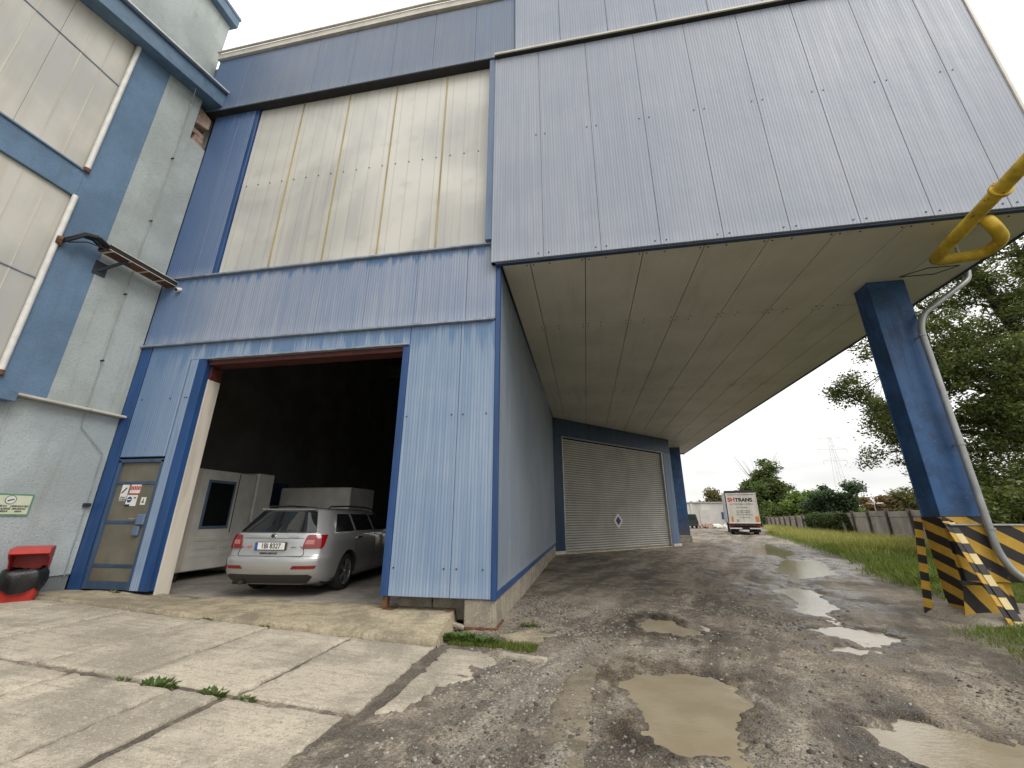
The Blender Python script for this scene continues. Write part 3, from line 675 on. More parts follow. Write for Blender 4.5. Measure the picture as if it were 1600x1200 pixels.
# inner hall shell (dark inside)
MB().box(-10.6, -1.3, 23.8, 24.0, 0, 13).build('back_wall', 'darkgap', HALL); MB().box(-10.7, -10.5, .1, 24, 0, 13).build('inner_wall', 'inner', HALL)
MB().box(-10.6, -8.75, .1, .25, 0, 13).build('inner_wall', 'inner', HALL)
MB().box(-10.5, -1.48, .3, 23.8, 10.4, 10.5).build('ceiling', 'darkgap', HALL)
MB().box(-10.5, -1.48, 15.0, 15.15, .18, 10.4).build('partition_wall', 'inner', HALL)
for xx in (-6.1, -2.2):
    lm = MB()
    for dx in (-.22, .22): lm.box(xx + dx - .05, xx + dx + .05, 11.9, 12.05, .18, 10.4)
    for i in range(14): lm.bar((xx - .2 * (-1) ** i, 11.97, .4 + i * .72), (xx + .2 * (-1) ** i, 11.97, .4 + (i + 1) * .72), .05, .05, (0, 1, 0))
    lm.build('lattice_column', 'dkblue', HALL)
ish = MB()
for i in range(34): ish.box(-5.6, -3.0, 14.93 - .012 * (i % 2), 14.995, 2.6 + i * .1, 2.69 + i * .1)
ish.build('inner_shutter', 'shutter', HALL); MB().box(-5.8, -2.8, 14.5, 14.99, 6.0, 6.5).build('shutter_box', 'steel', HALL)
B_('crane_beam', 'steel', -10.4, -1.6, 7.9, 8.3, 8.6, 9.3); B_('crane_beam', 'steel', -10.4, -1.6, 12.9, 13.3, 8.6, 9.3)
# columns carrying the box
def column(x0, x1, y0, y1, zb, mat='colblue'):
    m = MB(); t = .02
    m.box(x0, x1, y0, y0 + .03, zb, 5.788).box(x0, x1, y1 - .03, y1, zb, 5.788).box(x0 + .012, x0 + .07, y0 + .03, y1 - .03, zb, 5.787).box(x1 - .07, x1 - .012, y0 + .03, y1 - .03, zb, 5.787)
    return m.build('box_column', mat, HALL, bevel=.006)
column(5.57, 6.20, 1.73, 2.13, 1.49); MB().box(5.575, 6.195, 1.735, 2.125, 0, 1.487).build('column_foot', 'haz_front', HALL, bevel=.006)
MB().box(5.566, 5.572, 1.728, 2.132, .25, 1.485).build('column_side_stripes', 'haz_side', HALL)
column(5.57, 6.20, 21.5, 21.9, .4, 'colblue'); MB().box(5.5, 6.25, 21.4, 21.95, -.1, .42).build('column_base', 'block', HALL, bevel=.02)
# screws: far too many and too small to pick apart
sc = MB()
def scr(x, y, z, r=.013): sc.tube([(x, y + .004, z), (x, y - .009, z)], r, 6)
for z in (8.65, 5.88):
    for s in [-.50, .49, 1.47, 2.45, 3.44, 4.43, 5.41, 6.39]:
        for dx in (-.09, .09): scr(s + dx, -.13, z)
for z in (3.05, .75):
    for x in (-2.08, -1.89, -1.5, -2.86): scr(x, 0, z)
for x in np.arange(-7.3, -1.7, .305): scr(x, .045, 8.66, .015)
for x in (-7.38, -7.33, -8.35, -7.7): scr(x, 0, 3.6)
for a in ex[1:-1]:
    for y in (.06, 2.57, 2.73, 8.02, 8.18):
        for dx in (-.06, .06, .35): sc.tube([(a + dx, y, 5.792), (a + dx, y, 5.78)], .013, 6)
o = sc.build('screws', 'screw', HALL); tag(o, kind='stuff')
# personnel door
DR = MB(); DR.box(-8.46, -8.40, .01, .09, .30, 2.44).box(-7.53, -7.47, .01, .09, .30, 2.44).box(-8.46, -7.47, .01, .09, 2.40, 2.46).box(-8.40, -7.53, .03, .09, .30, .42)
for z in (2.03, 1.36, .66): DR.box(-8.40, -7.53, .045, .09, z - .025, z + .025)
DOOR = DR.build('door', 'doorblue', HALL, bevel=.004)
for z0, z1 in ((.42, .635), (.685, 1.335), (1.385, 2.005), (2.055, 2.40)): B_('door_sheet', 'door', -8.40, -7.53, .055, .085, z0, z1, parent=DOOR)
MB().box(-7.72, -7.55, .0, .05, 1.32, 1.50).box(-7.74, -7.62, .005, .05, 1.14, 1.30).build('lock_box', 'trim_pale', DOOR, bevel=.012)
MB().tube([(-7.74, .03, 1.42), (-7.74, -.03, 1.42), (-7.82, -.03, 1.42)], .011, 8).build('handle', 'steel', DOOR)
def sticker(x, z, w, h, mat='paper', y=.052, name='sticker'): return MB().box(x - w / 2, x + w / 2, y - .003, y, z - h / 2, z + h / 2).build(name, mat, DOOR)
sticker(-8.19, 1.87, .15, .30); o = MB().bar((-8.24, .047, 1.86), (-8.15, .047, 1.95), .004, .022, (0, 0, 1)).build('cigarette_mark', 'ink', DOOR)
text('sticker_lettering', 'ZÁKAZ\nKOUŘENÍ', 'ink', DOOR, (-8.19, .047, 1.76), .04)
sticker(-7.965, 1.93, .215, .15); sticker(-7.965, 1.845, .215, .022, 'inkred', .0505)
for i in range(4):
    a = -8.045 + i * .054; rg = MB(); rg.tube([(a + .021 * math.cos(q * math.pi / 6), .047, 1.945 + .034 * math.sin(q * math.pi / 6)) for q in range(13)], .0055, 5); rg.bar((a - .014, .047, 1.92), (a + .014, .047, 1.97), .004, .008); rg.build('prohibition_mark', 'inkred', DOOR)
sticker(-7.985, 1.73, .225, .19); rg = MB(); rg.tube([(-8.03, .0495, 1.745), (-8.03, .0455, 1.745)], .05, 20); rg.build('round_mark', 'inkblue', DOOR)
MB().box(-8.065, -7.995, .0435, .0452, 1.74, 1.753).build('round_mark_bar', 'paper', DOOR); sticker(-8.05, 1.65, .10, .03, 'ink', .048); MB().box(-7.94, -7.90, .046, .0485, 1.765, 1.785).build('round_mark_bar', 'ink', DOOR)
sticker(-7.73, 1.72, .105, .13); MB().box(-7.75, -7.71, .0455, .0485, 1.69, 1.715).box(-7.737, -7.723, .0455, .0485, 1.715, 1.76).build('sticker_symbol', 'ink', DOOR)

# ================================================================== RENDERED BUILDING ON THE LEFT
LB = empty('rendered_building', (-9, -4, 0), 0, 'pale rendered building with blue stripes and tall dusty glazing', 'building')
def L_(name, mat, x0, x1, y0, y1, z0, z1, parent=LB, bevel=.004): return MB().box(x0, x1, y0, y1, z0, z1).build(name, mat, parent, bevel=bevel)
L_('plinth', 'plinth', -9.1, -8.735, -12, -.02, -.1, .52); L_('wall', 'st_low', -9.1, -8.715, -12, -.016, .522, 3.24)
L_('wall', 'st_blue', -9.1, -8.72, -1.79, -1.15, 3.285, 11.3)
st = MB(); st.box(-9.1, -8.718, -1.149, -.016, 3.285, 9.93).box(-9.1, -8.718, -1.149, -.40, 9.932, 11.3).box(-9.1, -8.98, -.40, -.016, 9.932, 11.3).build('wall', 'st_grey', LB)
for i, (z, dy) in enumerate(((9.935, 0), (10.105, .05), (10.275, -.02))): MB().box(-8.97, -8.80 - .03 * i, -.30 + dy, -.03, z, z + .15).build('brick', 'brick', LB, bevel=.012)
MB().add([(-8.97, -.39, 10.48), (-8.80, -.36, 10.50), (-8.72, -.06, 10.55), (-8.97, -.02, 10.5), (-8.97, -.39, 11.0), (-8.84, -.3, 11.05), (-8.76, -.03, 10.9), (-8.97, -.02, 11.0)],
   [(0, 3, 2, 1), (4, 5, 6, 7), (0, 1, 5, 4), (1, 2, 6, 5), (2, 3, 7, 6), (3, 0, 4, 7)]).build('mortar_lump', 'brick', LB, bevel=.02)
L_('wall_band', 'st_blue', -9.1, -8.72, -12, -1.792, 6.92, 7.44); L_('wall_band', 'st_blue', -9.1, -8.72, -12, -1.792, 3.285, 3.52)
for z0, z1, zm in ((3.52, 6.90, 5.2), (7.46, 11.3, 9.62)):
    W = L_('window', 'darkgap', -9.0, -8.80, -12, -1.80, z0, z1)
    for i in range(10):
        y1 = -1.80 - i * .98
        for a, b in ((z0, zm), (zm, z1)): panel('pane', 'poly2', W, (-8.772, y1 - .49, (a + b) / 2), (.03, .976, b - a - .006), .004)
        cl = MB().box(-8.756, -8.750, y1 - .35, y1 - .335, z0, z1).box(-8.756, -8.750, y1 - .665, y1 - .65, z0, z1).build('sheet_joint', 'jamb', W)
    L_('transom', 'flash', -8.757, -8.74, -12, -1.80, zm - .012, zm + .012, parent=W); L_('sill', 'gutter', -8.78, -8.69, -12, -1.74, z0 - .022, z0 + .012, parent=W)
    L_('window_head', 'gutter', -8.78, -8.70, -12, -1.80, z1 - .015, z1 + .015, parent=W)
    MB().tube([(-8.70, -1.80, z0 + .06), (-8.70, -1.80, z1)], .042, 10).build('edge_tube', 'white', W, smooth=True, sharp=50)
    MB().tube([(-8.70, -1.80, z0 + .065), (-8.70, -1.80, z0 - .01)], .05, 10).build('tube_foot', 'rust', W)
L_('ledge', 'coping', -8.74, -8.57, -1.60, .0, 3.245, 3.282); L_('ledge', 'gutter', -8.74, -8.52, -12, -1.602, 3.13, 3.284)
ev = MB()
def slopebox(mb, x0, x1, y0, y1, a, b, h):
    v = [(x, y, z) for (y, zb) in ((y0, a), (y1, b)) for z in (zb, zb + h) for x in (x0, x1)]
    return mb.add(v, [(0, 1, 3, 2), (4, 6, 7, 5), (0, 4, 5, 1), (2, 3, 7, 6), (0, 2, 6, 4), (1, 5, 7, 3)])
slopebox(MB(), -9.2, -8.42, -6, -.03, 9.75, 11.20, .40).build('eave', 'gutter', LB, bevel=.008)
slopebox(MB(), -8.46, -8.36, -6, -.03, 10.16, 11.61, .06).build('gutter', 'trim_pale', LB, bevel=.008); slopebox(MB(), -8.36, -8.33, -6, .0, 10.20, 11.65, .03).build('gutter_lip', 'white', LB)
MB().tube([(-8.5, -.75, 11.05), (-8.68, -.62, 10.7), (-8.705, -.6, 10.5)], .008, 6).build('drip_wire', 'steel', LB)
L_('upper_wall', 'st_grey', -9.5, -9.2, -12, -.02, 10.9, 14.6); L_('upper_coping', 'gutter', -9.55, -9.02, -12, .05, 14.6, 14.95); L_('upper_coping_lip', 'trim_pale', -9.06, -9.0, -12, .07, 14.9, 15.0)
L_('upper_return', 'trim_pale', -9.3, -8.96, -.019, -.005, 11.3, 12.9)
# ------- thin conductor wire with its clips
wr = empty('lightning_conductor', (-8.7, -.6, .5), 0, 'thin grey conductor wire clipped down the rendered wall beside the cable tray', 'wire')
MB().tube([(-8.69, -.62, 11.0), (-8.69, -.60, 9.4), (-8.69, -.62, 7.6), (-8.69, -.60, 3.35), (-8.56, -.60, 3.26), (-8.69, -.60, 3.15), (-8.69, -.58, 2.95), (-8.69, -.13, 2.55), (-8.69, -.12, .5)], .007, 6).build('wire', 'steel', wr)
for z in (9.05, 7.35, 5.6, 4.2): MB().tube([(-8.72, -.61, z), (-8.66, -.61, z)], .018, 8).build('clip', 'screw', wr)
MB().box(-8.72, -8.66, -.17, -.07, 1.62, 1.68).build('clip', 'screw', wr)
# ------- cable tray
CT = empty('cable_tray', (-8.6, -.6, 6.1), 0, 'rusty cable tray with black cables running along the rendered wall', 'cable tray')
tz = 6.12
MB().box(-8.62, -8.36, -1.28, .02, tz - .012, tz).build('tray_floor', 'rust', CT)
MB().box(-8.37, -8.355, -1.28, .02, tz - .01, tz + .10).box(-8.63, -8.615, -1.28, .02, tz - .01, tz + .10).build('side_rail', 'black', CT)
MB().box(-8.353, -8.347, -1.28, .02, tz - .016, tz - .006).box(-8.353, -8.347, -1.28, .02, tz + .085, tz + .10).build('rail_edge', 'jamb', CT)
for y in (-1.22, -.90, -.58, -.26): MB().box(-8.62, -8.36, y - .014, y + .014, tz - .026, tz - .0125).build('rung', 'jamb', CT)
for i, (dx, dz) in enumerate(((0, .0), (.06, .012), (.12, 0), (.18, .01), (.03, .05), (.10, .055))):
    p = [(-8.70, -1.76, 5.93 + .03 * (i % 3)), (-8.60 + dx * .3, -1.70, 6.02 + dz), (-8.585 + dx * .6, -1.58, 6.19 + dz), (-8.585 + dx, -1.42, 6.235 + dz), (-8.585 + dx, -1.28, tz + .06 + dz), (-8.585 + dx, -1.1, tz + .045 + dz), (-8.585 + dx, -.5, tz + .05 + dz), (-8.585 + dx, .0, tz + .045 + dz)]
    MB().tube(p, .022, 7).build('cable', 'black', CT, smooth=True, sharp=50)
MB().tube([(-8.62, -1.70, 5.98), (-8.45, -1.55, 6.07), (-8.40, -1.35, 6.09), (-8.40, -1.25, tz)], .010, 6).build('cable', 'black', CT)
MB().bar((-8.70, -1.12, 5.80), (-8.40, -.93, tz - .02), .03, .05).box(-8.72, -8.70, -1.2, -1.0, 5.72, 5.98).build('bracket', 'screw', CT)
MB().tube([(-8.70, -1.80, 5.96), (-8.66, -1.74, 5.96)], .09, 10).build('wall_sleeve', 'rust', CT)
vp = empty('wall_vent_pipe', (-8.35, 0, 5.95), 0, 'short pale pipe stub poking from the blue wall under the cable tray', 'pipe')
MB().tube([(-8.22, .0, 6.02), (-8.22, -.09, 5.97)], .045, 12).build('stub', 'white', vp); MB().tube([(-8.22, -.091, 5.97), (-8.22, -.094, 5.968)], .034, 12).build('bore', 'black', vp)
# ------- smoking-area sign
SG = MB().box(-8.712, -8.702, -1.52, -.86, 1.46, 1.79).build('wall_sign', 'signgreen', None, bevel=.002); tag(SG, 'cream sign with green border and a cigarette symbol on the pale rendered wall', 'sign')
MB().box(-8.702, -8.699, -1.50, -.885, 1.49, 1.765).build('sign_face', 'signcream', SG)
MB().tube([(-8.699, -1.13, 1.70), (-8.6965, -1.13, 1.70)], .068, 22).build('symbol_ring', 'signgreen', SG); MB().tube([(-8.6965, -1.13, 1.70), (-8.6945, -1.13, 1.70)], .056, 22).build('symbol_disc', 'paper', SG)
MB().bar((-8.693, -1.165, 1.685), (-8.693, -1.095, 1.71), .004, .014).build('cigarette_mark', 'ink', SG)
for y, ls in ((-1.20, ('MÍSTO', 'VYHRAZENÉ', 'KOUŘENÍ')), (-1.0, ('DESIGNATED', 'SMOKING', 'AREA'))):
    for i, t in enumerate(ls): text('sign_lettering', t, 'ink', SG, (-8.698, y, 1.605 - i * .038), .036, (R(90), 0, R(90)), bold=.0008)

# ================================================================== CAR
def car_paint():
    b = NB('silver_car_paint'); f = b.noise(900, 2)
    c = b.mix(b.ramp(f, .3, .7), (.39, .395, .395), (.47, .475, .475))
    c = b.mix(b.ramp(b.noise(3, 5), .5, .9, 0, .15), c, (.33, .31, .27))
    return b.out(c, .26, None, .5, .5, Coat__Weight=1.0, Coat__Roughness=.03)
MT['paint'] = car_paint()
b = NB('dark_glass'); MT['glass'] = b.out((.012, .014, .014), .04, None, 0, .6)
b = NB('red_lamp'); MT['lamp'] = b.out(b.mix(b.ramp(b.noise(60, 2), .3, .7), (.16, .004, .006), (.24, .007, .009)), .12, None, 0, .5, Coat__Weight=.6)
b = NB('clear_lamp'); MT['lampc'] = b.out((.42, .13, .12), .15, None, 0, .5, Coat__Weight=.6)
b = NB('chrome'); MT['chrome'] = b.out((.70, .70, .70), .12, None, 1.0)
b = NB('alloy'); MT['alloy'] = b.out(b.mix(b.ramp(b.noise(30, 3), .3, .7), (.35, .35, .35), (.45, .45, .45)), .28, None, .85)
MT['dkplastic'] = simple('dark_bumper_plastic', (.035, .034, .032), .55, .2, 12, .1)
MT['tyre'] = simple('tyre_rubber', (.022, .022, .021), .8, .35, 20, .3)
MT['pink'] = simple('pink_red_logo', (.60, .12, .14), .5, .1, 9)
MT['bluetag'] = simple('blue_plate_band', (.03, .08, .34), .4, .1, 9)
CZ = [.20, .26, .33, .40, .47, .54, .60, .635, .655, .68, .74, .80, .86, .92, .97, 1.005, 1.03, 1.06, 1.12, 1.20, 1.28, 1.34, 1.375, 1.40, 1.42, 1.44, 1.452]
def prof(z, tab): return float(np.interp(z, [t[0] for t in tab], [t[1] for t in tab]))
TR = [(.20, -.86), (.26, -.95), (.33, -1.005), (.40, -1.045), (.50, -1.068), (.60, -1.070), (.635, -1.055), (.66, -1.02), (.74, -1.012), (.86, -1.0), (.92, -.99), (.97, -.975), (1.005, -.96), (1.03, -.94), (1.12, -.875), (1.28, -.755), (1.375, -.685), (1.40, -.66), (1.42, -.56), (1.44, -.38), (1.452, -.1)]
TW = [(.20, .80), (.26, .85), (.33, .88), (.45, .898), (.60, .907), (.75, .905), (.88, .90), (.95, .885), (1.005, .862), (1.03, .845), (1.12, .80), (1.28, .71), (1.375, .645), (1.40, .615), (1.42, .56), (1.44, .44), (1.452, .25)]
TF = [(.20, 3.2), (.35, 3.5), (.55, 3.56), (.70, 3.5), (.85, 3.3), (.95, 3.0), (1.0, 2.72), (1.12, 2.45), (1.28, 2.1), (1.375, 1.85), (1.42, 1.55), (1.452, 1.0)]
def outline(z, k=17):
    yr, w, yf = prof(z, TR), prof(z, TW), prof(z, TF); cr = min(.30, w * .45); bow = .085
    pts = []
    def ry(x): return yr + bow * (x / .9) ** 2
    n1, n2, n3 = 7, 7, 16
    for i in range(n1): x = (w - cr) * i / n1; pts.append((x, ry(x)))
    x0 = w - cr; y0 = ry(x0)
    cl = cr * 1.25
    for i in range(n2 + 1):
        t = i / n2; p0, p1, p2 = Vector((x0, y0)), Vector((w - .01, y0 + .04)), Vector((w, y0 + cl)); q = (1 - t) ** 2 * p0 + 2 * t * (1 - t) * p1 + t * t * p2; pts.append((q.x, q.y))
    ys = y0 + cl; ye = yf - .45
    for i in range(1, n3 + 1):
        t = i / n3; y = ys + (ye - ys) * t; taper = 1 - .06 * max(0, (y - 2.2) / 1.4) ** 2; pts.append((w * taper, y))
    wx = pts[-1][0]
    for i in range(1, 7):
        t = i / 6 * math.pi / 2; pts.append((wx * (1 - .55 * (1 - math.cos(t))) * (1 if i < 6 else .0), ye + (yf - ye) * math.sin(t)))
    return pts
def surf(z, u):
    """point on the body at height z, u = arclength from the rear centre line (right half)"""
    pts = outline(z); acc = 0
    for a, b in zip(pts, pts[1:]):
        L = math.hypot(b[0] - a[0], b[1] - a[1])
        if acc + L >= u: t = (u - acc) / L; return (a[0] + (b[0] - a[0]) * t, a[1] + (b[1] - a[1]) * t, z), (b[1] - a[1], -(b[0] - a[0]))
        acc += L
    return (*pts[-1], z), (0, 1)
def u_at_y(z, y):
    pts = outline(z); acc = 0
    for a, b in zip(pts, pts[1:]):
        L = math.hypot(b[0] - a[0], b[1] - a[1])
        if b[1] >= y and b[0] > .4: t = max(0, min(1, (y - a[1]) / max(1e-6, b[1] - a[1]))); return acc + L * t
        acc += L
    return acc
CAR = empty('estate_car', (-5.38, 1.39, .183), R(5.34), 'silver estate car standing inside the open gate, its tail towards the ramp', 'car')
m = MB(); rows = []
for z in CZ:
    o_ = outline(z); full = [(x, y, z) for x, y in o_] + [(-x, y, z) for x, y in o_[-2:0:-1]]; rows.append(len(m.v)); m.v += full
N = len(full)
for a, b in zip(rows, rows[1:]):
    for i in range(N): m.f.append((a + i, a + (i + 1) % N, b + (i + 1) % N, b + i)); m.mi.append(0)
m.f.append(tuple(rows[0] + i for i in range(N))[::-1]); m.mi.append(0); m.f.append(tuple(rows[-1] + i for i in range(N))); m.mi.append(0)
body = m.build('body', ['paint', 'dkplastic'], CAR, smooth=True, keep=False)
for ya in (0.0, 2.68):
    for sx in (-1, 1):
        c = MB().tube([(sx * .58, ya, .315), (sx * 1.1, ya, .315)], .375, 36); co = c.build('tmp_cutter', 'dkplastic', CAR, keep=False)
        md = body.modifiers.new('b', 'BOOLEAN'); md.object = co; md.operation = 'DIFFERENCE'; md.solver = 'EXACT'
dg = bpy.context.evaluated_depsgraph_get(); dg.update()
nm = bpy.data.meshes.new_from_object(body.evaluated_get(dg)); body.modifiers.clear(); body.data = nm; nm.name = 'body'
for o in [o for o in bpy.data.objects if o.name.startswith('tmp_cutter')]: bpy.data.objects.remove(o)
if len(nm.materials) < 2: nm.materials.append(MT['dkplastic'])
for p in nm.polygons:
    p.use_smooth = True; c = p.center
    if any(math.hypot(c.y - ya, c.z - .315) < .379 and abs(c.x) < .9 for ya in (0, 2.68)): p.material_index = 1
    else: p.material_index = 0
nm.set_sharp_from_angle(angle=R(32))
def patch(name, mat, zu, off=.006, nu=14, mirror=False, parent=CAR, th=.012):
    """sheet laid on the body: zu = list of (z, u0, u1)"""
    v = []; 
    for z, u0, u1 in zu:
        for i in range(nu + 1):
            u = u0 + (u1 - u0) * i / nu; s = 1
            if u < 0: s = -1
            (x, y, zz), (nx_, ny_) = surf(z, abs(u)); L = math.hypot(nx_, ny_) or 1
            v.append((s * (x + nx_ / L * off), y + ny_ / L * off, zz))
    r = nu + 1; f = [(j * r + i, j * r + i + 1, (j + 1) * r + i + 1, (j + 1) * r + i) for j in range(len(zu) - 1) for i in range(nu)]
    if mirror: v = [(-x, y, z) for x, y, z in v]; f = [q[::-1] for q in f]
    mb = MB().add(v, f)
    return mb.build(name, mat, parent, smooth=True, keep=False)
zz = lambda a, b, n: [a + (b - a) * i / n for i in range(n + 1)]
rw = [(z, -(.70 - .50 * (z - 1.03)), .70 - .50 * (z - 1.03)) for z in zz(1.03, 1.375, 6)]
RW = patch('rear_window', 'glass', rw, .006, 20)
patch('window_surround', 'dkplastic', [(1.018, -.69, .69), (1.03, -.69, .69)], .008, 20)
patch('brake_light', 'lamp', [(1.388, -.22, .22), (1.40, -.22, .22)], .012, 8)
MB().box(-.50, .50, -.70, -.50, 1.392, 1.416).build('spoiler', 'paint', CAR, bevel=.01, keep=False)
def side_win(y0, y1, name, lean0=.0, lean1=.0, mirror=False):
    q = []
    for z in zz(1.02, 1.33, 6):
        t = (z - 1.02) / .31; q.append((z, u_at_y(z, y0 + lean0 * t), u_at_y(z, y1 + lean1 * t)))
    return patch(name, 'glass', q, .006, 8, mirror)
for mir in (False, True):
    side_win(-.52, .22, 'quarter_window', .30, .02, mir); side_win(.30, 1.10, 'side_window', .02, .0, mir); side_win(1.18, 2.35, 'side_window', .0, -.5, mir)
    s = -1 if mir else 1
    lt = [(.765, .54, .84), (.80, .545, .88), (.90, .565, .90), (.96, .58, .91), (.985, .60, .91)]
    TL = patch('tail_light', 'lamp', lt, .014, 16, mir)
    patch('lamp_lens', 'lampc', [(.835, .58, .72), (.86, .585, .72), (.905, .595, .72)], .017, 6, mir, TL)
    patch('reflector', 'lamp', [(.455, .42, .80), (.485, .44, .82), (.505, .46, .83)], .008, 12, mir)
    rl = MB(); rl.tube([(s * .60, -.42, 1.415), (s * .60, -.34, 1.462), (s * .60, .4, 1.485), (s * .59, 1.2, 1.475), (s * .57, 1.65, 1.435)], .016, 8); rl.build('roof_rail', 'dkplastic', CAR, smooth=True, keep=False)
    for y in (.38, 1.45):
        (x, yy, z_), _n = surf(.90, u_at_y(.90, y)); MB().box(s * x - .01, s * x + .022 * s + .01 * (s > 0), y - .10, y + .10, .885, .912).build('door_handle', 'chrome', CAR, bevel=.006, keep=False)
    for yl, z0, z1 in ((.26, .36, 1.02), (1.14, .30, 1.02), (2.25, .30, .98)):
        pts = []
        for z in zz(z0, z1, 8):
            (x, yy, z_), _n = surf(z, u_at_y(z, yl + (.22 * max(0, .62 - z) / .3 if yl < .5 else 0))); pts.append((s * (x + .001), yy, z_))
        MB().tube(pts, .004, 5).build('door_gap', 'black', CAR, keep=False)
    (x, yy, z_), _n = surf(1.0, u_at_y(1.0, 2.05)); MB().obox((s * (x + .11), 2.05, 1.03), (.09, 0, 0), (0, .05, 0), (0, 0, .055)).build('wing_mirror', 'paint', CAR, bevel=.03, keep=False)
    for ya in (0.0, 2.68):
        cx = s * .775; ty = MB(); R0 = .315
        prof_t = [(-.1, .215), (-.1, .27), (-.085, .305), (-.05, .315), (.05, .315), (.085, .305), (.1, .27), (.1, .215)]; n = 32
        for k_ in range(n):
            a = 2 * math.pi * k_ / n
            for dx, r_ in prof_t: ty.v.append((cx + dx, ya + r_ * math.cos(a), R0 + r_ * math.sin(a)))
        for k_ in range(n):
            for q in range(7): ty.f.append((k_ * 8 + q, k_ * 8 + q + 1, ((k_ + 1) % n) * 8 + q + 1, ((k_ + 1) % n) * 8 + q)); ty.mi.append(0)
        WH = ty.build('wheel', 'tyre', CAR, smooth=True, keep=False, sharp=40)
        rm = MB(); n = 28; fx = cx + s * .075
        for k_ in range(n):
            a = 2 * math.pi * k_ / n
            for dx, r_ in ((s * .028, .218), (s * .022, .200), (-s * .03, .190), (-s * .10, .188)): rm.v.append((fx + dx, ya + r_ * math.cos(a), R0 + r_ * math.sin(a)))
        for k_ in range(n):
            for q in range(3): rm.f.append((k_ * 4 + q, k_ * 4 + q + 1, ((k_ + 1) % n) * 4 + q + 1, ((k_ + 1) % n) * 4 + q)); rm.mi.append(0)
        for k_ in range(10):
            a = 2 * math.pi * (k_ // 2) / 5 + (.17 if k_ % 2 else -.17); d = Vector((0, math.cos(a), math.sin(a))); c0 = Vector((fx + s * .012, ya, R0))
            rm.bar(c0 + d * .04, c0 + d * .205 - Vector((s * .01, 0, 0)), .026, .022, (1, 0, 0))
        rm.tube([(fx - s * .02, ya, R0), (fx + s * .028, ya, R0)], .048, 14)
        rm.build('rim', 'alloy', WH, smooth=True, sharp=30, keep=False)
        MB().tube([(fx - s * .11, ya, R0), (fx - s * .06, ya, R0)], .185, 24).build('brake_disc', 'darkgap', WH, keep=False)
patch('bumper_insert', 'dkplastic', [(.215, -.62, .62), (.27, -.70, .70), (.33, -.76, .76), (.365, -.70, .70)], .008, 22)
MB().box(-.8, .8, -.7, 3.2, .17, .24).build('underbody', 'black', CAR, keep=False)
MB().tube([(-.45, -.98, .235), (-.45, -.6, .235)], .035, 10).build('exhaust', 'darkgap', CAR, keep=False)
ln = MB()
for s in (-1, 1):
    pts = []
    for z, u in ((.648, .0), (.648, .40), (.648, .55), (.68, .585), (.76, .565), (.80, .50)): (x, y, z_), _n = surf(z, u); pts.append((s * x, y - .003, z_))
    ln.tube(pts, .005, 5)
    pts = [(s * surf(.93, u)[0][0], surf(.93, u)[0][1] - .002, .93) for u in (0, .2, .4, .54)]; ln.tube(pts, .004, 5)
tag(ln.build('tailgate_gap', 'black', CAR, keep=False), kind='stuff')
yb = -1.032
MB().box(-.275, .275, yb - .004, yb + .03, .742, .872).build('plate_recess', 'dkplastic', CAR, bevel=.006, keep=False)
NP = MB().box(-.26, .26, yb - .012, yb - .002, .752, .862).build('number_plate', 'paper', CAR, bevel=.003, keep=False)
MB().box(-.26, -.215, yb - .0135, yb - .0121, .754, .860).build('plate_band', 'bluetag', NP, keep=False)
text('plate_lettering', '1BI 8327', 'ink', NP, (.02, yb - .014, .807), .112, keep=False, sx=.86, bold=.002)
MB().tube([(0, -.985, .965), (0, -1.003, .965)], .045, 20).build('badge', 'chrome', CAR, keep=False); MB().tube([(0, -1.0, .965), (0, -1.006, .965)], .032, 16).build('badge_face', 'dkplastic', CAR, keep=False)
text('web_lettering', 'www.ceri.cz', 'ink', CAR, (-.02, -1.026, .700), .062, keep=False, bold=.001)
text('logo_lettering', 'ceri', 'pink', CAR, (-.40, -1.008, .80), .062, keep=False, bold=.002)
text('model_lettering', 'OCTAVIA', 'chrome', CAR, (.36, -.985, .948), .035, keep=False, sx=1.3); text('small_lettering', 'ceri.cz', 'ink', CAR, (.40, -1.008, .79), .035, keep=False)
wp = MB().tube([(.02, -.935, 1.045), (.25, -.925, 1.055), (.42, -.90, 1.05)], .009, 6); wp.build('rear_wiper', 'black', CAR, keep=False)

# ================================================================== WHITE CABINETS INSIDE
MT['cab'] = simple('off_white_cabinet', (.74, .72, .66), .45, .10, 3)
CB = empty('machine_cabinet', (-8.6, 2.4, .18), 0, 'tall off-white machine cabinet with a dark window just inside the gate', 'cabinet')
MB().box(-9.6, -8.30, 1.45, 3.15, .36, 2.47).build('housing', 'cab', CB, bevel=.02); MB().box(-8.302, -8.285, 1.80, 2.55, 1.20, 2.25).build('window_frame', 'trim_pale', CB, bevel=.006)
MB().box(-8.29, -8.28, 1.86, 2.49, 1.26, 2.19).build('window', 'glass', CB); MB().box(-8.302, -8.29, 1.47, 1.62, .40, 2.44).build('corner_post', 'jamb', CB, bevel=.006)
for z in (.62, .78, .94):
    MB().box(-8.302, -8.292, 1.75, 2.35, z, z + .09).build('louvre', 'cab', CB, bevel=.006); MB().box(-8.302, -8.292, 2.45, 3.05, z, z + .09).build('louvre', 'cab', CB, bevel=.006)
MB().box(-8.301, -8.294, 2.62, 2.64, 1.1, 2.44).build('door_gap', 'darkgap', CB)
for x, y in ((-8.4, 1.6), (-8.4, 3.0), (-9.5, 1.6), (-9.5, 3.0)): MB().tube([(x, y, .18), (x, y, .37)], .05, 8).build('foot', 'black', CB)
C2 = MB().box(-9.4, -8.28, 3.2, 3.75, .2, 2.52).build('filter_cabinet', 'cab', None, bevel=.02); tag(C2, 'narrow grey-white cabinet standing beside the dark-windowed machine cabinet', 'cabinet')
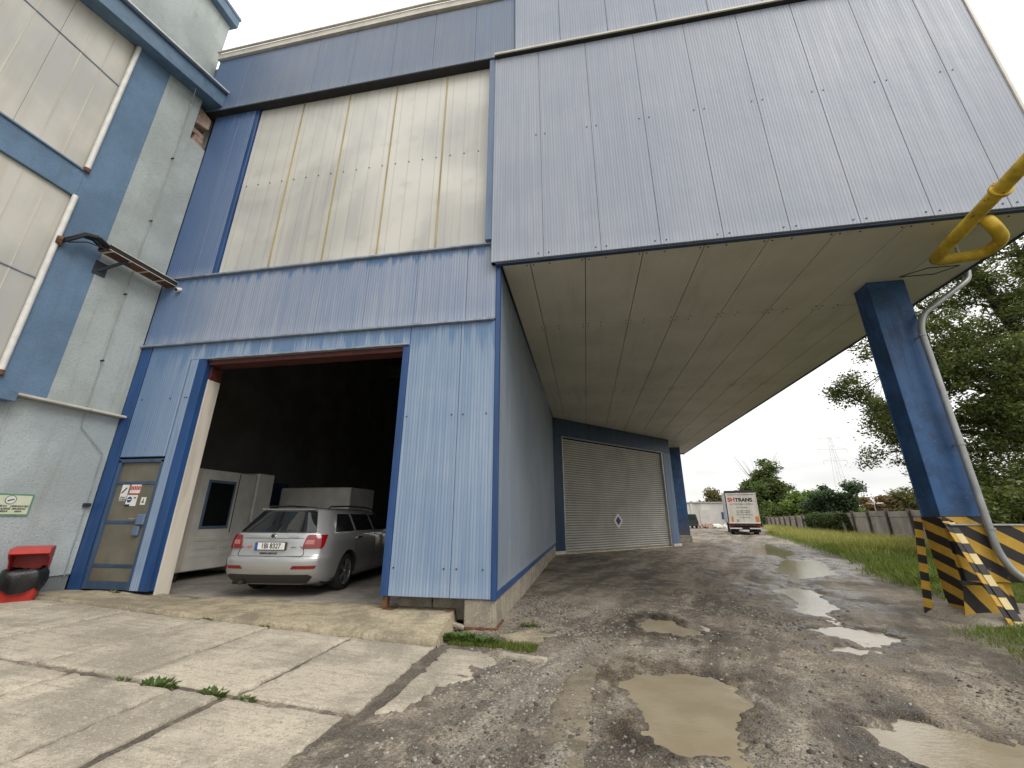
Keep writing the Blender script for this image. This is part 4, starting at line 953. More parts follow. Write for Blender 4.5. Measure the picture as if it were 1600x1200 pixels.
SC_ = MB().box(-9.05, -6.75, 5.0, 6.4, .18, 2.28).build('storage_container', 'cab', None, bevel=.03); tag(SC_, 'long pale storage box standing deep in the hall behind the car', 'container')
MB().box(-9.95, -9.15, 5.0, 5.4, .18, 2.42).build('blue_panel', 'dkblue', HALL)
C3 = MB().box(-8.9, -2.6, 12.4, 12.6, .18, 2.6).build('inner_screen_wall', 'inner', HALL)

# ================================================================== BINS
def make_bin():
    r = empty('waste_bin', (0, 0, 0)); 
    m = MB(); w = .195
    def fr(y, z, ww): return [(-ww, y, z), (ww, y, z)]
    V_ = [(-w * .86, -.15, 0), (w * .86, -.15, 0), (w * .86, .17, 0), (-w * .86, .17, 0), (-w, -.20, .32), (w, -.20, .32), (w, .19, .32), (-w, .19, .32)]
    m.add(V_, [(0, 3, 2, 1), (0, 1, 5, 4), (1, 2, 6, 5), (2, 3, 7, 6), (3, 0, 4, 7)]); m.build('body', 'binred', r, bevel=.02, keep=False)
    m = MB(); side = [(.19, .32), (.07, .32), (.03, .44), (-.02, .52), (-.17, .60), (-.20, .64), (-.19, .70), (.15, .72), (.19, .66)]
    for x0, x1 in ((-w, -w + .02), (w - .02, w)):
        n = len(side); m.add([(x, y, z) for x in (x0, x1) for y, z in side], [tuple(range(n))[::-1], tuple(range(n, 2 * n))] + [(i, (i + 1) % n, n + (i + 1) % n, n + i) for i in range(n)])
    m.box(-w, w, .165, .19, .32, .70).add([(-w, -.205, .635), (w, -.205, .635), (w, -.195, .705), (-w, -.195, .705), (w, .17, .725), (-w, .17, .725), (-w, .17, .70), (w, .17, .70), (w, -.17, .62), (-w, -.17, .62)], [(0, 1, 2, 3), (3, 2, 4, 5), (6, 7, 8, 9), (9, 8, 1, 0)])
    m.build('hood', 'binred', r, bevel=.004, keep=False)
    bg_ = MB(); n = 26
    for j, (s, z) in enumerate(((1.02, .15), (1.08, .20), (1.13, .28), (1.12, .37), (1.0, .43), (.85, .41), (.80, .35), (.6, .22))):
        for i in range(n):
            a = 2 * math.pi * i / n; q = 1 + .06 * math.sin(a * 7 + j) + .04 * random.random(); ca, sa = math.cos(a), math.sin(a)
            rx = .20 * abs(ca) ** .6 * (1 if ca > 0 else -1); ry = .20 * abs(sa) ** .6 * (1 if sa > 0 else -1)
            bg_.v.append((rx * s * q, ry * s * q - .015, z + (.03 if j < 2 else .018) * math.sin(a * 5 + j * 2) + .02 * random.random()))
    for j in range(7):
        for i in range(n): bg_.f.append((j * n + i, j * n + (i + 1) % n, (j + 1) * n + (i + 1) % n, (j + 1) * n + i)); bg_.mi.append(0)
    bg_.f.append(tuple(7 * n + i for i in range(n))); bg_.mi.append(0)
    bg_.build('bag', 'bag', r, smooth=True, keep=False); return r
def copy_tree(o, parent=None):
    c = o.copy(); COL.objects.link(c); c.parent = parent
    for ch in list(o.children): copy_tree(ch, c)
    return c
bn = make_bin(); bn.location = (-8.28, -.90, .26); bn.rotation_euler = (0, 0, R(50)); tag(bn, 'red plastic waste bin lined with a black bag below the cream sign', 'bin', 'red bins at the rendered wall'); bn.scale = (1.06, 1.06, 1.06)
b2 = copy_tree(bn); b2.location = (-7.98, -1.66, .20); b2.rotation_euler = (0, 0, R(64)); b2.scale = (1, 1, .82); b2['label'] = 'second red waste bin, farther from the personnel door'

# ================================================================== PIPES AND COLUMN GUARDS
def arc_path(pts, r=.12, n=6):
    pts = [Vector(p) for p in pts]; out = [pts[0]]
    for a, b, c in zip(pts, pts[1:], pts[2:]):
        d0 = (a - b); d1 = (c - b); q = min(r, d0.length * .45, d1.length * .45); p0, p2 = b + d0.normalized() * q, b + d1.normalized() * q
        for i in range(n + 1): t = i / n; out.append((1 - t) ** 2 * p0 + 2 * t * (1 - t) * b + t * t * p2)
    return out + [pts[-1]]
GP = empty('gas_pipe', (5.8, .4, 5.4), 0, 'yellow gas pipe looping under the soffit edge above the blue column', 'pipe')
MB().tube(arc_path([(4.75, -4.2, 5.52), (5.72, .52, 5.40), (6.36, .42, 5.40), (6.36, .10, 5.43), (6.20, .0, 5.62), (6.16, .03, 5.80)], .16), .084, 14).build('pipe', 'yellow', GP, smooth=True, sharp=60)
MB().tube([(6.165, .028, 5.775), (6.16, .03, 5.792)], .13, 16).build('collar', 'darkgap', GP)
MB().tube([Vector((5.40, -1.05, 5.44)), Vector((5.405, -1.03, 5.4395))], .115, 16).build('flange', 'yellow', GP); MB().tube([Vector((5.408, -1.02, 5.4395)), Vector((5.413, -1.0, 5.439))], .115, 16).build('flange', 'yellow', GP)
MB().box(6.04, 6.07, .44, .47, 5.40, 5.79).box(5.99, 6.12, .42, .50, 5.782, 5.789).build('hanger', 'steel', GP)
for t in (.80,): 
    p = Vector((6.0, .475, 5.40)); MB().tube([p, p + Vector((.02, -.003, 0))], .079, 14).build('weld', 'yellow', GP)
DP = empty('downpipe', (6.1, 1.6, .6), 0, 'grey zinc downpipe running from the soffit edge down the blue column', 'pipe')
MB().tube(arc_path([(7.16, 1.62, 5.86), (7.12, 1.62, 5.62), (6.20, 1.60, 4.98), (6.09, 1.60, 4.7), (6.07, 1.60, .98), (6.20, 1.56, .62), (6.9, 1.45, .45)], .2), .049, 12).build('pipe', 'silverpipe', DP, smooth=True, sharp=60)
for z in (4.55, 2.6, 1.3): MB().tube([(6.08, 1.60, z), (6.08, 1.60, z + .03)], .062, 12).build('clamp', 'silverpipe', DP); MB().bar((6.08, 1.60, z + .015), (6.08, 1.735, z + .015), .012, .02).build('clamp_arm', 'steel', DP)
CG = empty('column_guard', (5.6, 1.7, 0), 0, 'black and yellow striped steel guard frame around the foot of the blue column', 'column guard')
def angle_bar(p0, p1, w, mat, name, face):
    p0, p1 = Vector(p0), Vector(p1); d = (p1 - p0).normalized(); f = Vector(face); sx = d.cross(f).normalized(); f2 = sx.cross(d).normalized()
    L = (p1 - p0) / 2; m = MB(); m.obox((p0 + p1) / 2 + sx * w / 2, L, sx * w / 2, f2 * .006); o1 = m
    o1.obox((p0 + p1) / 2 + f2 * -w / 2, L, f2 * w / 2, sx * .006); return o1.build(name, mat, CG, bevel=.003)
angle_bar((5.56, 2.12, 1.44), (5.33, 2.12, .02), .12, 'haz_bar', 'left_leg', (0, -1, 0))
MB().bar((5.60, 1.70, 1.42), (5.70, 1.24, .0), .012, .13, (1, .3, 0)).build('front_leg', 'haz_bar', CG, bevel=.003)
MB().bar((5.665, 1.695, 1.40), (5.77, 1.225, .0), .10, .012, (0, -1, .3)).build('front_leg_flange', 'haz_bright', CG, bevel=.003)
MB().box(5.60, 7.6, 1.665, 1.72, .56, 1.36).build('striped_plate', 'haz_front', CG, bevel=.006); MB().box(5.60, 7.6, 1.64, 1.722, 1.362, 1.385).build('plate_edge', 'steel', CG)
MB().add([(5.42, 1.66, .02), (6.05, 1.50, .02), (6.1, 1.66, .02), (5.52, 1.66, .50), (5.98, 1.58, .54), (6.0, 1.66, .54)], [(0, 1, 4, 3), (1, 2, 5, 4), (3, 4, 5), (0, 3, 5, 2)]).build('toe_plate', 'haz_low', CG)
MB().bar((5.48, 1.62, .55), (5.80, 1.48, .56), .10, .05).build('cross_bar', 'haz_bar', CG, bevel=.004)
fm = MB(); n = 30; rr = []
for j, (s, z) in enumerate(((1.12, -.05), (1.04, .05), (.94, .12), (.75, .16), (.4, .18))):
    for i in range(n):
        a = 2 * math.pi * i / n; q = 1 + .06 * math.sin(3 * a + 1) + .04 * math.sin(7 * a); fm.v.append((6.55 + 1.28 * s * q * abs(math.cos(a)) ** .7 * (1 if math.cos(a) > 0 else -1), 1.95 + .78 * s * q * abs(math.sin(a)) ** .7 * (1 if math.sin(a) > 0 else -1), z))
for j in range(4):
    for i in range(n): fm.f.append((j * n + i, j * n + (i + 1) % n, (j + 1) * n + (i + 1) % n, (j + 1) * n + i)); fm.mi.append(0)
fm.f.append(tuple(4 * n + i for i in range(n))); fm.mi.append(0)
o = fm.build('concrete_footing', 'block', None, smooth=True, sharp=50); tag(o, 'rough concrete footing under the striped foot of the blue column', 'footing')

# ================================================================== PLANTS
def leaf_mat(name, lo, hi, tr=.38):
    b = NB(name); g = b.new('ShaderNodeNewGeometry'); r = g.outputs['Random Per Island']; big = b.noise(.5, 3)
    c = b.mix(b.ramp(b.math('ADD', b.math('MULTIPLY', r, .6), b.math('MULTIPLY', big, .5)), .2, .9), lo, hi)
    b.out(c, .5, None, 0, .35); t = b.new('ShaderNodeBsdfTranslucent', Color=b.mix(1.0, c, (1.25, 1.3, .75), 'MULTIPLY'))
    m = b.new('ShaderNodeMixShader', i0=tr, i1=b.b.outputs[0], i2=t.outputs[0]); b.t.links.new(m.outputs[0], b.n['Material Output'].inputs[0]); return b.m
MT['leaf_dk'] = leaf_mat('dark_robinia_leaves', (.062, .082, .024), (.19, .22, .07))
MT['leaf_mid'] = leaf_mat('mid_green_leaves', (.045, .075, .020), (.14, .18, .055))
MT['leaf_lt'] = leaf_mat('bright_green_leaves', (.085, .135, .025), (.20, .27, .06))
MT['leaf_blue'] = leaf_mat('blue_green_leaves', (.030, .055, .028), (.085, .125, .060))
MT['leaf_brown'] = leaf_mat('rusty_brown_leaves', (.10, .060, .026), (.21, .135, .06))
MT['leaf_olive'] = leaf_mat('olive_leaves', (.09, .085, .035), (.20, .18, .075))
MT['ivy'] = leaf_mat('ivy_leaves', (.025, .045, .013), (.09, .125, .035))
MT['weed'] = leaf_mat('weed_leaves', (.055, .10, .022), (.16, .22, .06))
MT['grassg'] = leaf_mat('green_grass', (.085, .125, .022), (.24, .29, .07))
MT['grassy'] = leaf_mat('dry_grass', (.22, .23, .065), (.50, .44, .17))
MT['bark'] = simple('grey_brown_bark', (.075, .062, .048), .9, .35, 9, .5)
def leaves(name, C, n, spread, size, mat, parent=None, flat=.0):
    """n small leaf faces scattered round the clump centres C (k,4: xyz radius)"""
    C = np.asarray(C, float); wgt = C[:, 3] ** 2; idx = RNG.choice(len(C), n, p=wgt / wgt.sum())
    d = RNG.normal(size=(n, 3)); d /= np.linalg.norm(d, axis=1)[:, None]; rad = C[idx, 3] * (RNG.random(n) ** .45) * (1 + .25 * RNG.normal(size=n))
    p = C[idx, :3] + d * rad[:, None] * np.array([1, 1, .75])
    a = RNG.normal(size=(n, 3)); a[:, 2] *= .6; a /= np.linalg.norm(a, axis=1)[:, None]
    b_ = np.cross(a, RNG.normal(size=(n, 3))); b_ /= np.linalg.norm(b_, axis=1)[:, None]
    s = size * (.55 + .9 * RNG.random(n)); s1 = s[:, None] * a; s2 = s[:, None] * b_ * .48
    V_ = np.stack([p - s1, p + s2, p + s1, p - s2], 1).reshape(-1, 3); F_ = np.arange(4 * n).reshape(-1, 4)
    return raw(name, V_, F_, mat, parent)
def limbs(m, p, d, L, r, depth, tips, spread=.6, up_=.15, xmin=11.6, zmin=2.9, ymax=12.2):
    p = Vector(p)
    if p.x < xmin or p.y > ymax or (depth < 3 and p.z < zmin): return
    d = Vector(d).normalized(); pts = [p]; n = 4
    for i in range(n):
        d = (d + Vector((random.gauss(0, .10), random.gauss(0, .10), random.gauss(0, .08) + up_ * .12))).normalized(); pts.append(pts[-1] + d * L / n)
    m.tube(pts, [r * (1 - .5 * i / n) for i in range(n + 1)], 7 if depth > 2 else 5)
    tips.append((pts[-1], L))
    if depth == 0: return
    for k_ in range(random.choice((2, 3)) if depth < 4 else 4):
        a = random.random() * 6.28; o_ = d.orthogonal().normalized(); o2 = d.cross(o_); nd = (d + (o_ * math.cos(a) + o2 * math.sin(a)) * spread * random.uniform(.7, 1.3)).normalized()
        limbs(m, pts[random.choice((2, 3, 4))] if k_ else pts[-1], nd, L * random.uniform(.62, .82), r * .55, depth - 1, tips, spread, up_)
def tree(name, base, h, crown, nleaf, lsize, mat, label, group=None, lump=.24, trunk=.5, cat='tree', bare=0, seed=1, rz=None):
    """crown = (rx, ry, rz) half axes; clumps spread through its volume with gaps between"""
    rs = np.random.default_rng(seed); T = empty(name, base, 0, label, cat, group); bx, by, bz = base
    m = MB(); tp = []; r0 = .02 * h; zc = bz + h - crown[2]
    m.tube([(bx, by, bz - .2), (bx + .1, by, bz + h * .2), (bx, by + .1, bz + h * trunk), (bx, by, bz + h * .8)], [r0, r0 * .8, r0 * .55, r0 * .15], 8)
    C_ = []
    for i in range(int(26 / lump * .24 + 10)):
        d = rs.normal(size=3); d /= np.linalg.norm(d); q = rs.random() ** .5 * (1 + .18 * rs.normal())
        c = np.array([bx, by, zc]) + d * np.array(crown) * q * .85; C_.append((*c, lump * min(crown) * (.7 + .9 * rs.random())))
        if i % 2 == 0: m.tube([(bx, by, bz + h * trunk * (.6 + .5 * rs.random())), tuple((np.array([bx, by, zc]) + c) / 2 + rs.normal(size=3) * .2), tuple(c)], [r0 * .35, r0 * .2, r0 * .06], 5)
    for i in range(bare):
        a = rs.random() * 6.28; t = np.array([bx, by, zc]) + np.array([math.cos(a) * crown[0] * .8, math.sin(a) * crown[1] * .5, crown[2] * (1.0 + .35 * rs.random())]); m.tube([(bx, by, zc), tuple(t)], [r0 * .18, .012], 4)
    m.build('trunk', 'bark', T, smooth=True); leaves('crown', C_, nleaf, 1, lsize, mat, T); return T
def D(px_dir, yy): return (px_dir * yy, yy - 6.1)
BG = 'trees beyond the yard fence'
x, y = D(.385, 84); tree('broadleaf_tree', (x, y, -.5), 12.2, (5.2, 5, 5.6), 15000, .26, 'leaf_mid', 'tall broadleaf tree with bare twigs on top, behind the parked lorry', None, .22, bare=16, seed=3)
x, y = D(.285, 120); tree('broadleaf_tree', (x, y, -.5), 8.8, (5, 4, 4), 6000, .34, 'leaf_olive', 'round pale green tree behind the white warehouse, nearer the lorry', None, .3, seed=5)
x, y = D(.243, 120); tree('broadleaf_tree', (x, y, -.5), 6.4, (4, 4, 3), 4000, .34, 'leaf_olive', 'lower pale green tree behind the white warehouse beside the far blue column', None, .3, seed=6)
x, y = D(.455, 75); tree('broadleaf_tree', (x, y, -.5), 7.6, (4.4, 3, 3.6), 12000, .22, 'leaf_lt', 'bright green bushy tree over the fence next to the ivy', None, .28, seed=8)
x, y = D(.43, 92); tree('broadleaf_tree', (x, y, -.5), 8.6, (3.2, 3, 3.4), 5000, .24, 'leaf_blue', 'dark slender treetop showing between the lorry tree and the bright bush', None, .28, seed=18)
x, y = D(.528, 62); tree('broadleaf_tree', (x, y, -.5), 7.0, (3.6, 3, 3.4), 13000, .20, 'leaf_blue', 'dark blue-green rounded tree behind the concrete fence', None, .26, seed=9)
x, y = D(.49, 100); tree('broadleaf_tree', (x, y, -.5), 8.2, (4, 3, 3.4), 5000, .28, 'leaf_mid', 'mid green treetop rising behind the two rounded fence-side trees', None, .28, seed=19)
for i, (r_, yy, h, w, mt, lb) in enumerate(((.40, 76, 5.2, 3.6, 'leaf_mid', 'leafy mid green shrub right behind the fence end beside the lorry'), (.585, 96, 5.6, 6.5, 'leaf_brown', 'rusty brown shrub mass beyond the fence, nearer the blue-green tree'), (.64, 90, 6.4, 6.5, 'leaf_brown', 'rusty brown shrub mass beyond the fence behind the street lamp'), (.695, 84, 6.8, 6, 'leaf_olive', 'olive shrub beyond the fence beside the striped column'), (.56, 70, 3.2, 3, 'leaf_lt', 'low pale green shrub showing above the fence below the brown shrubs'))):
    x, y = D(r_, yy); tree('shrub', (x, y, -.6), h, (w, 3.5, h * .5), 7000, .27, mt, lb, None, .34, .3, 'shrub', seed=30 + i)
# the big robinia on the right
x, y = 18.2, 11.4; RT = empty('robinia_tree', (x, y, 0), 0, 'large leafy robinia with sprawling dark branches beside the downpipe column', 'tree'); m = MB()
rs = np.random.default_rng(17); Ct = []
m.tube([(x, y, -.2), (x - .15, y, 1.8), (x - .5, y + .1, 3.4)], [.36, .30, .26], 10)
mains = [((-5.4, .8, 1.6), .15), ((-4.6, .2, 4.2), .16), ((-3.6, 1.0, 8.2), .15), ((-1.4, .4, 10.6), .15), ((-4.4, .6, 6.2), .14), ((-.2, -.8, 9.0), .14), ((-2.4, -.6, 10.0), .14), ((-5.8, 1.4, 3.0), .12), ((1.6, 1.0, 8.0), .14), ((-2.6, -1.2, 3.6), .13), ((-3.9, 2.0, .7), .11)]
for (dx, dy, dz), r0 in mains:
    p0 = np.array([x - .5, y + .1, 3.2]); p3 = p0 + np.array([dx, dy, dz]); p1 = p0 + np.array([dx * .25, dy * .2, dz * .45 + .6]) + rs.normal(size=3) * .15; p2 = p0 + np.array([dx * .65, dy * .6, dz * .75 + .35]) + rs.normal(size=3) * .2
    cur = [(1 - t) ** 3 * p0 + 3 * t * (1 - t) ** 2 * p1 + 3 * t * t * (1 - t) * p2 + t ** 3 * p3 for t in np.linspace(0, 1, 9)]
    m.tube([tuple(q) for q in cur], [r0 * (1 - .8 * i / 8) for i in range(9)], 7)
    for k_ in range(15):
        i = rs.integers(3, 9); b0 = cur[i]; d = rs.normal(size=3); d /= np.linalg.norm(d); d[2] = d[2] * .7 + .05; L = .7 + 1.3 * rs.random(); tip = b0 + d * L; midp = b0 + d * L * .5 + rs.normal(size=3) * .12 + np.array([0, 0, .12])
        m.tube([tuple(b0), tuple(midp), tuple(tip)], [.045, .03, .010], 5); Ct.append((*tip, .34 + .42 * rs.random())); Ct.append((*midp, .25 + .2 * rs.random()))
        for q_ in range(3):
            d2 = rs.normal(size=3); d2 /= np.linalg.norm(d2); t2 = tip + d2 * (.35 + .5 * rs.random()); m.tube([tuple(midp), tuple(t2)], [.016, .005], 4); Ct.append((*t2, .24 + .26 * rs.random()))
m.build('trunk', 'bark', RT, smooth=True)
leaves('crown', Ct, 100000, 1, .060, 'leaf_dk', RT)
for i, (bx, by, h, w) in enumerate(((14.6, 12.2, 3.6, 2.2), (13.0, 9.4, 3.0, 1.8), (17.5, 15.5, 4.6, 2.6))):
    tree('shrub', (bx, by, 0), h, (w, 1.8, h * .5), 18000, .065, 'leaf_dk', ['dark shrub under the robinia beyond the downpipe', 'dark low shrub right behind the striped column foot', 'tall dark shrub behind the robinia trunk'][i], None, .34, .3, 'shrub', seed=50 + i)

# fence
FN = empty('concrete_fence', (22, 25, 0), 0, 'weathered concrete panel fence with slanted posts along the grass verge', 'fence')
MT['fence'] = concrete('weathered_fence_concrete', (.27, .245, .215), (.34, .30, .25), .7); MT['post'] = concrete('dark_fence_post', (.12, .105, .09), (.17, .14, .115), 2)
def fpt(yp): return Vector((13 + .208 * yp, yp - 6.1, -.42 * max(0, min(1, (yp - 36) / 30))))
fd = Vector((.208, 1, 0)).normalized(); fn = Vector((fd.y, -fd.x, 0)); yp = 14.0; q = 0
while yp < 96:
    a = fpt(yp); b_ = fpt(yp + 2.94); dz = Vector((0, 0, random.uniform(-.05, .05)))
    for z0, z1, dd in ((-.1, 1.56, 0), (1.565, 1.90, .012)):
        MB().obox((a + b_) / 2 + dz + Vector((0, 0, (z0 + z1) / 2)) - fn * dd, fd * 1.46, fn * (.03 if z0 < 0 else .045), (0, 0, (z1 - z0) / 2)).build('fence_panel', 'fence', FN, bevel=.01)
    MB().obox(a - fn * .06 + dz + Vector((0, 0, .96)), fd * .075, fn * .12, (0, 0, 1.08)).build('post', 'post', FN, bevel=.012); yp += 2.94; q += 1
IV = empty('ivy', (22, 35, 0), 0, 'dense ivy hanging over the concrete fence top', 'ivy'); Cv = []
for t in np.linspace(40.5, 50, 34): p = fpt(t); Cv += [(p.x - .15, p.y, 1.75 - .4 * random.random(), .34), (p.x - .25, p.y, 1.0 + .5 * random.random(), .34), (p.x - .2, p.y, .6 + .5 * random.random(), .28)]
leaves('leaves', Cv, 9000, 1, .085, 'ivy', IV); st = MB(); [st.tube([fpt(t) + Vector((-.1, 0, 0)), fpt(t) + Vector((-.12, .1, 1.8))], .02, 5) for t in (42, 45, 48)]; tag(st.build('stems', 'bark', IV), kind='stuff')
IV2 = empty('ivy', (21, 30, 0), 0, 'narrow strand of ivy climbing one fence post', 'ivy'); p = fpt(38.3); leaves('leaves', [(p.x - .2, p.y + .1 * i, .5 + .2 * i, .24) for i in range(7)], 1500, 1, .08, 'ivy', IV2)
LP = empty('street_lamp', (*D(.6, 70), -.5), 0, 'slim street lamp with a white head above the concrete fence', 'street lamp'); x, y = D(.598, 70)
MB().tube([(x, y, -.5), (x, y, 3.35), (x + .12, y, 3.45)], [.07, .05, .04], 8).build('post', 'steel', LP); MB().tube([(x + .05, y, 3.42), (x - .9, y, 3.5)], .025, 6).build('arm', 'steel', LP); MB().obox((x + .75, y, 3.5), (.42, 0, .02), (0, .15, 0), (0, 0, .07)).build('lamp_head', 'white', LP, bevel=.03)
MT['pylongrey'] = simple('hazed_pylon_steel', (.66, .66, .66), .6, .1, 2)  # grey paled in its colour in place of distance haze
PY = empty('power_pylon', (*D(.545, 240), 0), 0, 'thin lattice power pylon in the distance behind the trees', 'pylon'); x, y = D(.545, 240)
pm = MB()
for sx in (-1, 1):
    for sy in (-1, 1): pm.bar((x + 2.6 * sx, y + 2.6 * sy, 0), (x + .5 * sx, y + .5 * sy, 43), .13, .13, (0, 1, 0))
for i in range(14):
    z0, z1 = i * 3.0, (i + 1) * 3.0; w0, w1 = 2.6 - 2.1 * z0 / 43, 2.6 - 2.1 * z1 / 43; s_ = (-1) ** i; pm.bar((x - w0 * s_, y - w0, z0), (x + w1 * s_, y - w1, z1), .08, .08, (0, 1, 0))
pm.build('tower', 'pylongrey', PY)
for z, w in ((42, 5.0), (36, 7.0), (30, 5.6)):
    MB().bar((x - w, y, z), (x + w, y, z), .16, .16).bar((x - w, y, z), (x, y, z + 1.8), .12, .12).bar((x + w, y, z), (x, y, z + 1.8), .12, .12).build('cross_arm', 'pylongrey', PY)
    for s in (-1, 1): MB().bar((x + s * w, y, z), (x + s * w, y, z - 2), .12, .12, (0, 1, 0)).build('insulator', 'pylongrey', PY)

# warehouse, van and rubble beyond the lorry
MT['ware'] = simple('white_warehouse_sheet', (.52, .51, .48), .6, .18, .7, 0, 0, .3, True)
WR = empty('warehouse', (22, 72, 0), 0, 'low white warehouse with a grey roller door far behind the lorry', 'building')
MB().box(12, 26, 69.5, 86, -1, 3.78).build('wall', 'ware', WR); MB().box(11.8, 26.2, 69.3, 86.2, 3.782, 3.95).build('roof', 'steel', WR); MB().box(18.9, 21.7, 69.42, 69.49, -.5, 2.62).build('roller_door', 'shutter', WR)
MB().box(17.5, 17.75, 69.36, 69.49, -.5, 3.7).build('downpipe', 'coping', WR); MB().box(22.3, 22.8, 69.42, 69.49, 1.2, 2.3).build('notice_board', 'inkblue', WR)
MT['vang'] = simple('dark_green_van_paint', (.012, .04, .032), .3, .1, 3, 0, 0, .5)
VN = empty('green_van', (14.6, 58, -.05), 0, 'dark green van parked before the white warehouse beside the far column', 'van')
vm = MB(); vs = [(-.9, .35), (-.92, .9), (-.86, 1.15), (-.72, 1.85), (-.6, 1.95), (.6, 1.95), (.72, 1.85), (.86, 1.15), (.92, .9), (.9, .35)]; n = len(vs)
vm.add([(14.4 + px_, yy, z - .05) for yy in (56.5, 60.6) for px_, z in vs], [tuple(range(n))[::-1], tuple(range(n, 2 * n))] + [(i, (i + 1) % n, n + (i + 1) % n, n + i) for i in range(n)]); vm.build('body', 'vang', VN, bevel=.05)
MB().box(13.78, 15.02, 56.47, 56.5, 1.15, 1.72).build('rear_window', 'glass', VN); MB().box(13.55, 15.25, 56.38, 56.5, .30, .52).build('bumper', 'dkplastic', VN, bevel=.03)
for s in (-.78, .78): MB().box(14.4 + s - .07, 14.4 + s + .07, 56.46, 56.5, .7, 1.05).build('tail_light', 'lamp', VN)
for s in (-.78, .78):
    for yy in (57.4, 59.8): MB().tube([(14.4 + s - .1, yy, .26), (14.4 + s + .1, yy, .26)], .32, 16).build('wheel', 'tyre', VN)
RB = [((16.5, 57, .35), (.9, .5, .4), 'brick', 'brick-red heap of rubble beside the green van'), ((17.9, 57.5, .28), (.7, .5, .35), 'white', 'pale heap of sacks beside the brick rubble'), ((19.3, 58.5, .22), (.9, .6, .3), 'coping', 'light heap of debris close to the lorry front')]
for c, s, mt, lb in RB:
    m = MB()
    for i in range(9): a = Vector((random.gauss(0, .4) * s[0], random.gauss(0, .4) * s[1], random.uniform(-.4, .5) * s[2])); m.obox(Vector(c) + a, Vector((random.random() * .3 + .15, random.uniform(-.1, .1), .05)), Vector((-.05, .2, .03)), Vector((0, .04, .16)))
    o = m.build('rubble_heap', mt, None, bevel=.02); tag(o, lb, 'rubble', kind=None)

# ================================================================== LORRY
MT['curtain'] = simple('dark_curtain_tarp', (.06, .065, .075), .45, .5, 1.2, .2, 0, .4, True); MT['tarp'] = simple('grey_white_tarp', (.44, .45, .47), .5, .2, 1.5, .1, 0, .4, True)
MT['lorryrear'] = simple('cream_rear_door', (.60, .57, .51), .5, .1, 2, 0, 0, .4, True); MT['orange'] = simple('orange_print', (.62, .22, .05), .5, .2, 4); MT['lorrywhite'] = simple('white_rail', (.68, .68, .66), .5, .1, 4)
LY = empty('box_lorry', (14.02, 35.25, 0), R(-14.7), 'box lorry with lettered cream rear doors parked on the track by the fence', 'lorry')
def K(name, mat, *b, bevel=.0, parent=LY): return MB().box(*b).build(name, mat, parent, bevel=bevel, keep=False)
K('cargo_box', 'curtain', -1.25, 1.25, .04, 8.6, .98, 3.78, bevel=.02)
for y in (.9, 2.5, 4.1, 5.7): K('curtain_panel', 'tarp', -1.262, -1.252, y, y + .85, 1.05, 3.6)
DRR = K('rear_door', 'lorryrear', -1.20, 1.20, .0, .05, 1.02, 3.62, bevel=.008)
K('door_seam', 'darkgap', -.006, .006, -.004, .0, 1.04, 3.6); K('top_rail', 'dkplastic', -1.27, 1.27, -.03, .1, 3.66, 3.82, bevel=.01); K('side_post', 'curtain', -1.27, -1.205, -.01, .06, 1.0, 3.66); K('side_post', 'lorryrear', 1.205, 1.27, -.01, .06, 1.0, 3.66)
K('bottom_rail', 'lorrywhite', -1.26, 1.26, -.05, .08, .95, 1.03); K('tail_beam', 'red', -1.25, 1.25, -.02, .15, .76, .945)
K('bumper_bar', 'lorrywhite', -1.22, -.25, -.06, .04, .48, .58); K('bumper_bar', 'lorrywhite', .35, 1.22, -.06, .04, .48, .58); K('number_plate', 'paper', -.22, .28, -.07, -.04, .28, .40)
K('chassis', 'black', -1.0, 1.0, .1, 8.0, .42, .97); K('mud_flap', 'black', -1.2, -.5, .25, .28, .2, .75); K('mud_flap', 'black', .5, 1.2, .25, .28, .2, .75)
for s in (-1, 1): K('tail_light', 'lamp', s * 1.05 - .14, s * 1.05 + .14, -.03, .02, .64, .74)
for s in (-.98, .98):
    for y in (1.6, 2.75, 7.6): w_ = MB().tube([(s - .15, y, .48), (s + .15, y, .48)], .5, 22).build('wheel', 'tyre', LY, keep=False); MB().tube([(s + (.152 if s > 0 else -.152), y, .48), (s + (.156 if s > 0 else -.156), y, .48)], .26, 16).build('rim', 'steel', w_, keep=False)
K('cab', 'lorrywhite', -1.2, 1.2, 8.75, 10.7, .6, 3.3, bevel=.15); K('cab_glass', 'glass', -1.21, 1.21, 9.4, 10.3, 1.9, 2.7)
def T_(s, mat, x, z, size, **kw): return text('door_lettering', s, mat, DRR, (x, -.004, z), size, keep=False, **kw)
T_('VNITROSTÁTNÍ A MEZINÁRODNÍ', 'ink', 0, 3.45, .15, sx=.95); T_('SH', 'inkred', -.78, 3.0, .50, bold=.02); T_('TRANS', 'ink', .22, 2.98, .44, bold=.02); T_('s.r.o.', 'ink', .98, 2.86, .14)
T_('AUTODOPRAVA A SPEDICE', 'ink', 0, 2.62, .15); T_('373 41 Hluboká', 'ink', 0, 2.33, .14); T_('Tel.: 387 97 88 60\nFax: 387 97 88 62', 'ink', .05, 1.95, .15); T_('e-mail: shtrans@shtrans.cz', 'ink', .1, 1.70, .125); T_('www.shtrans.cz', 'ink', .1, 1.47, .125)
for x0, x1, z1 in ((-1.0, -.82, 1.55), (-.58, -.38, 1.30)): K('print_block', 'orange' if x0 < -.9 else 'flash', x0, x1, -.003, .0, 1.06, z1)
K('print_block', 'orange', .92, 1.19, -.003, .0, 1.06, 1.55)

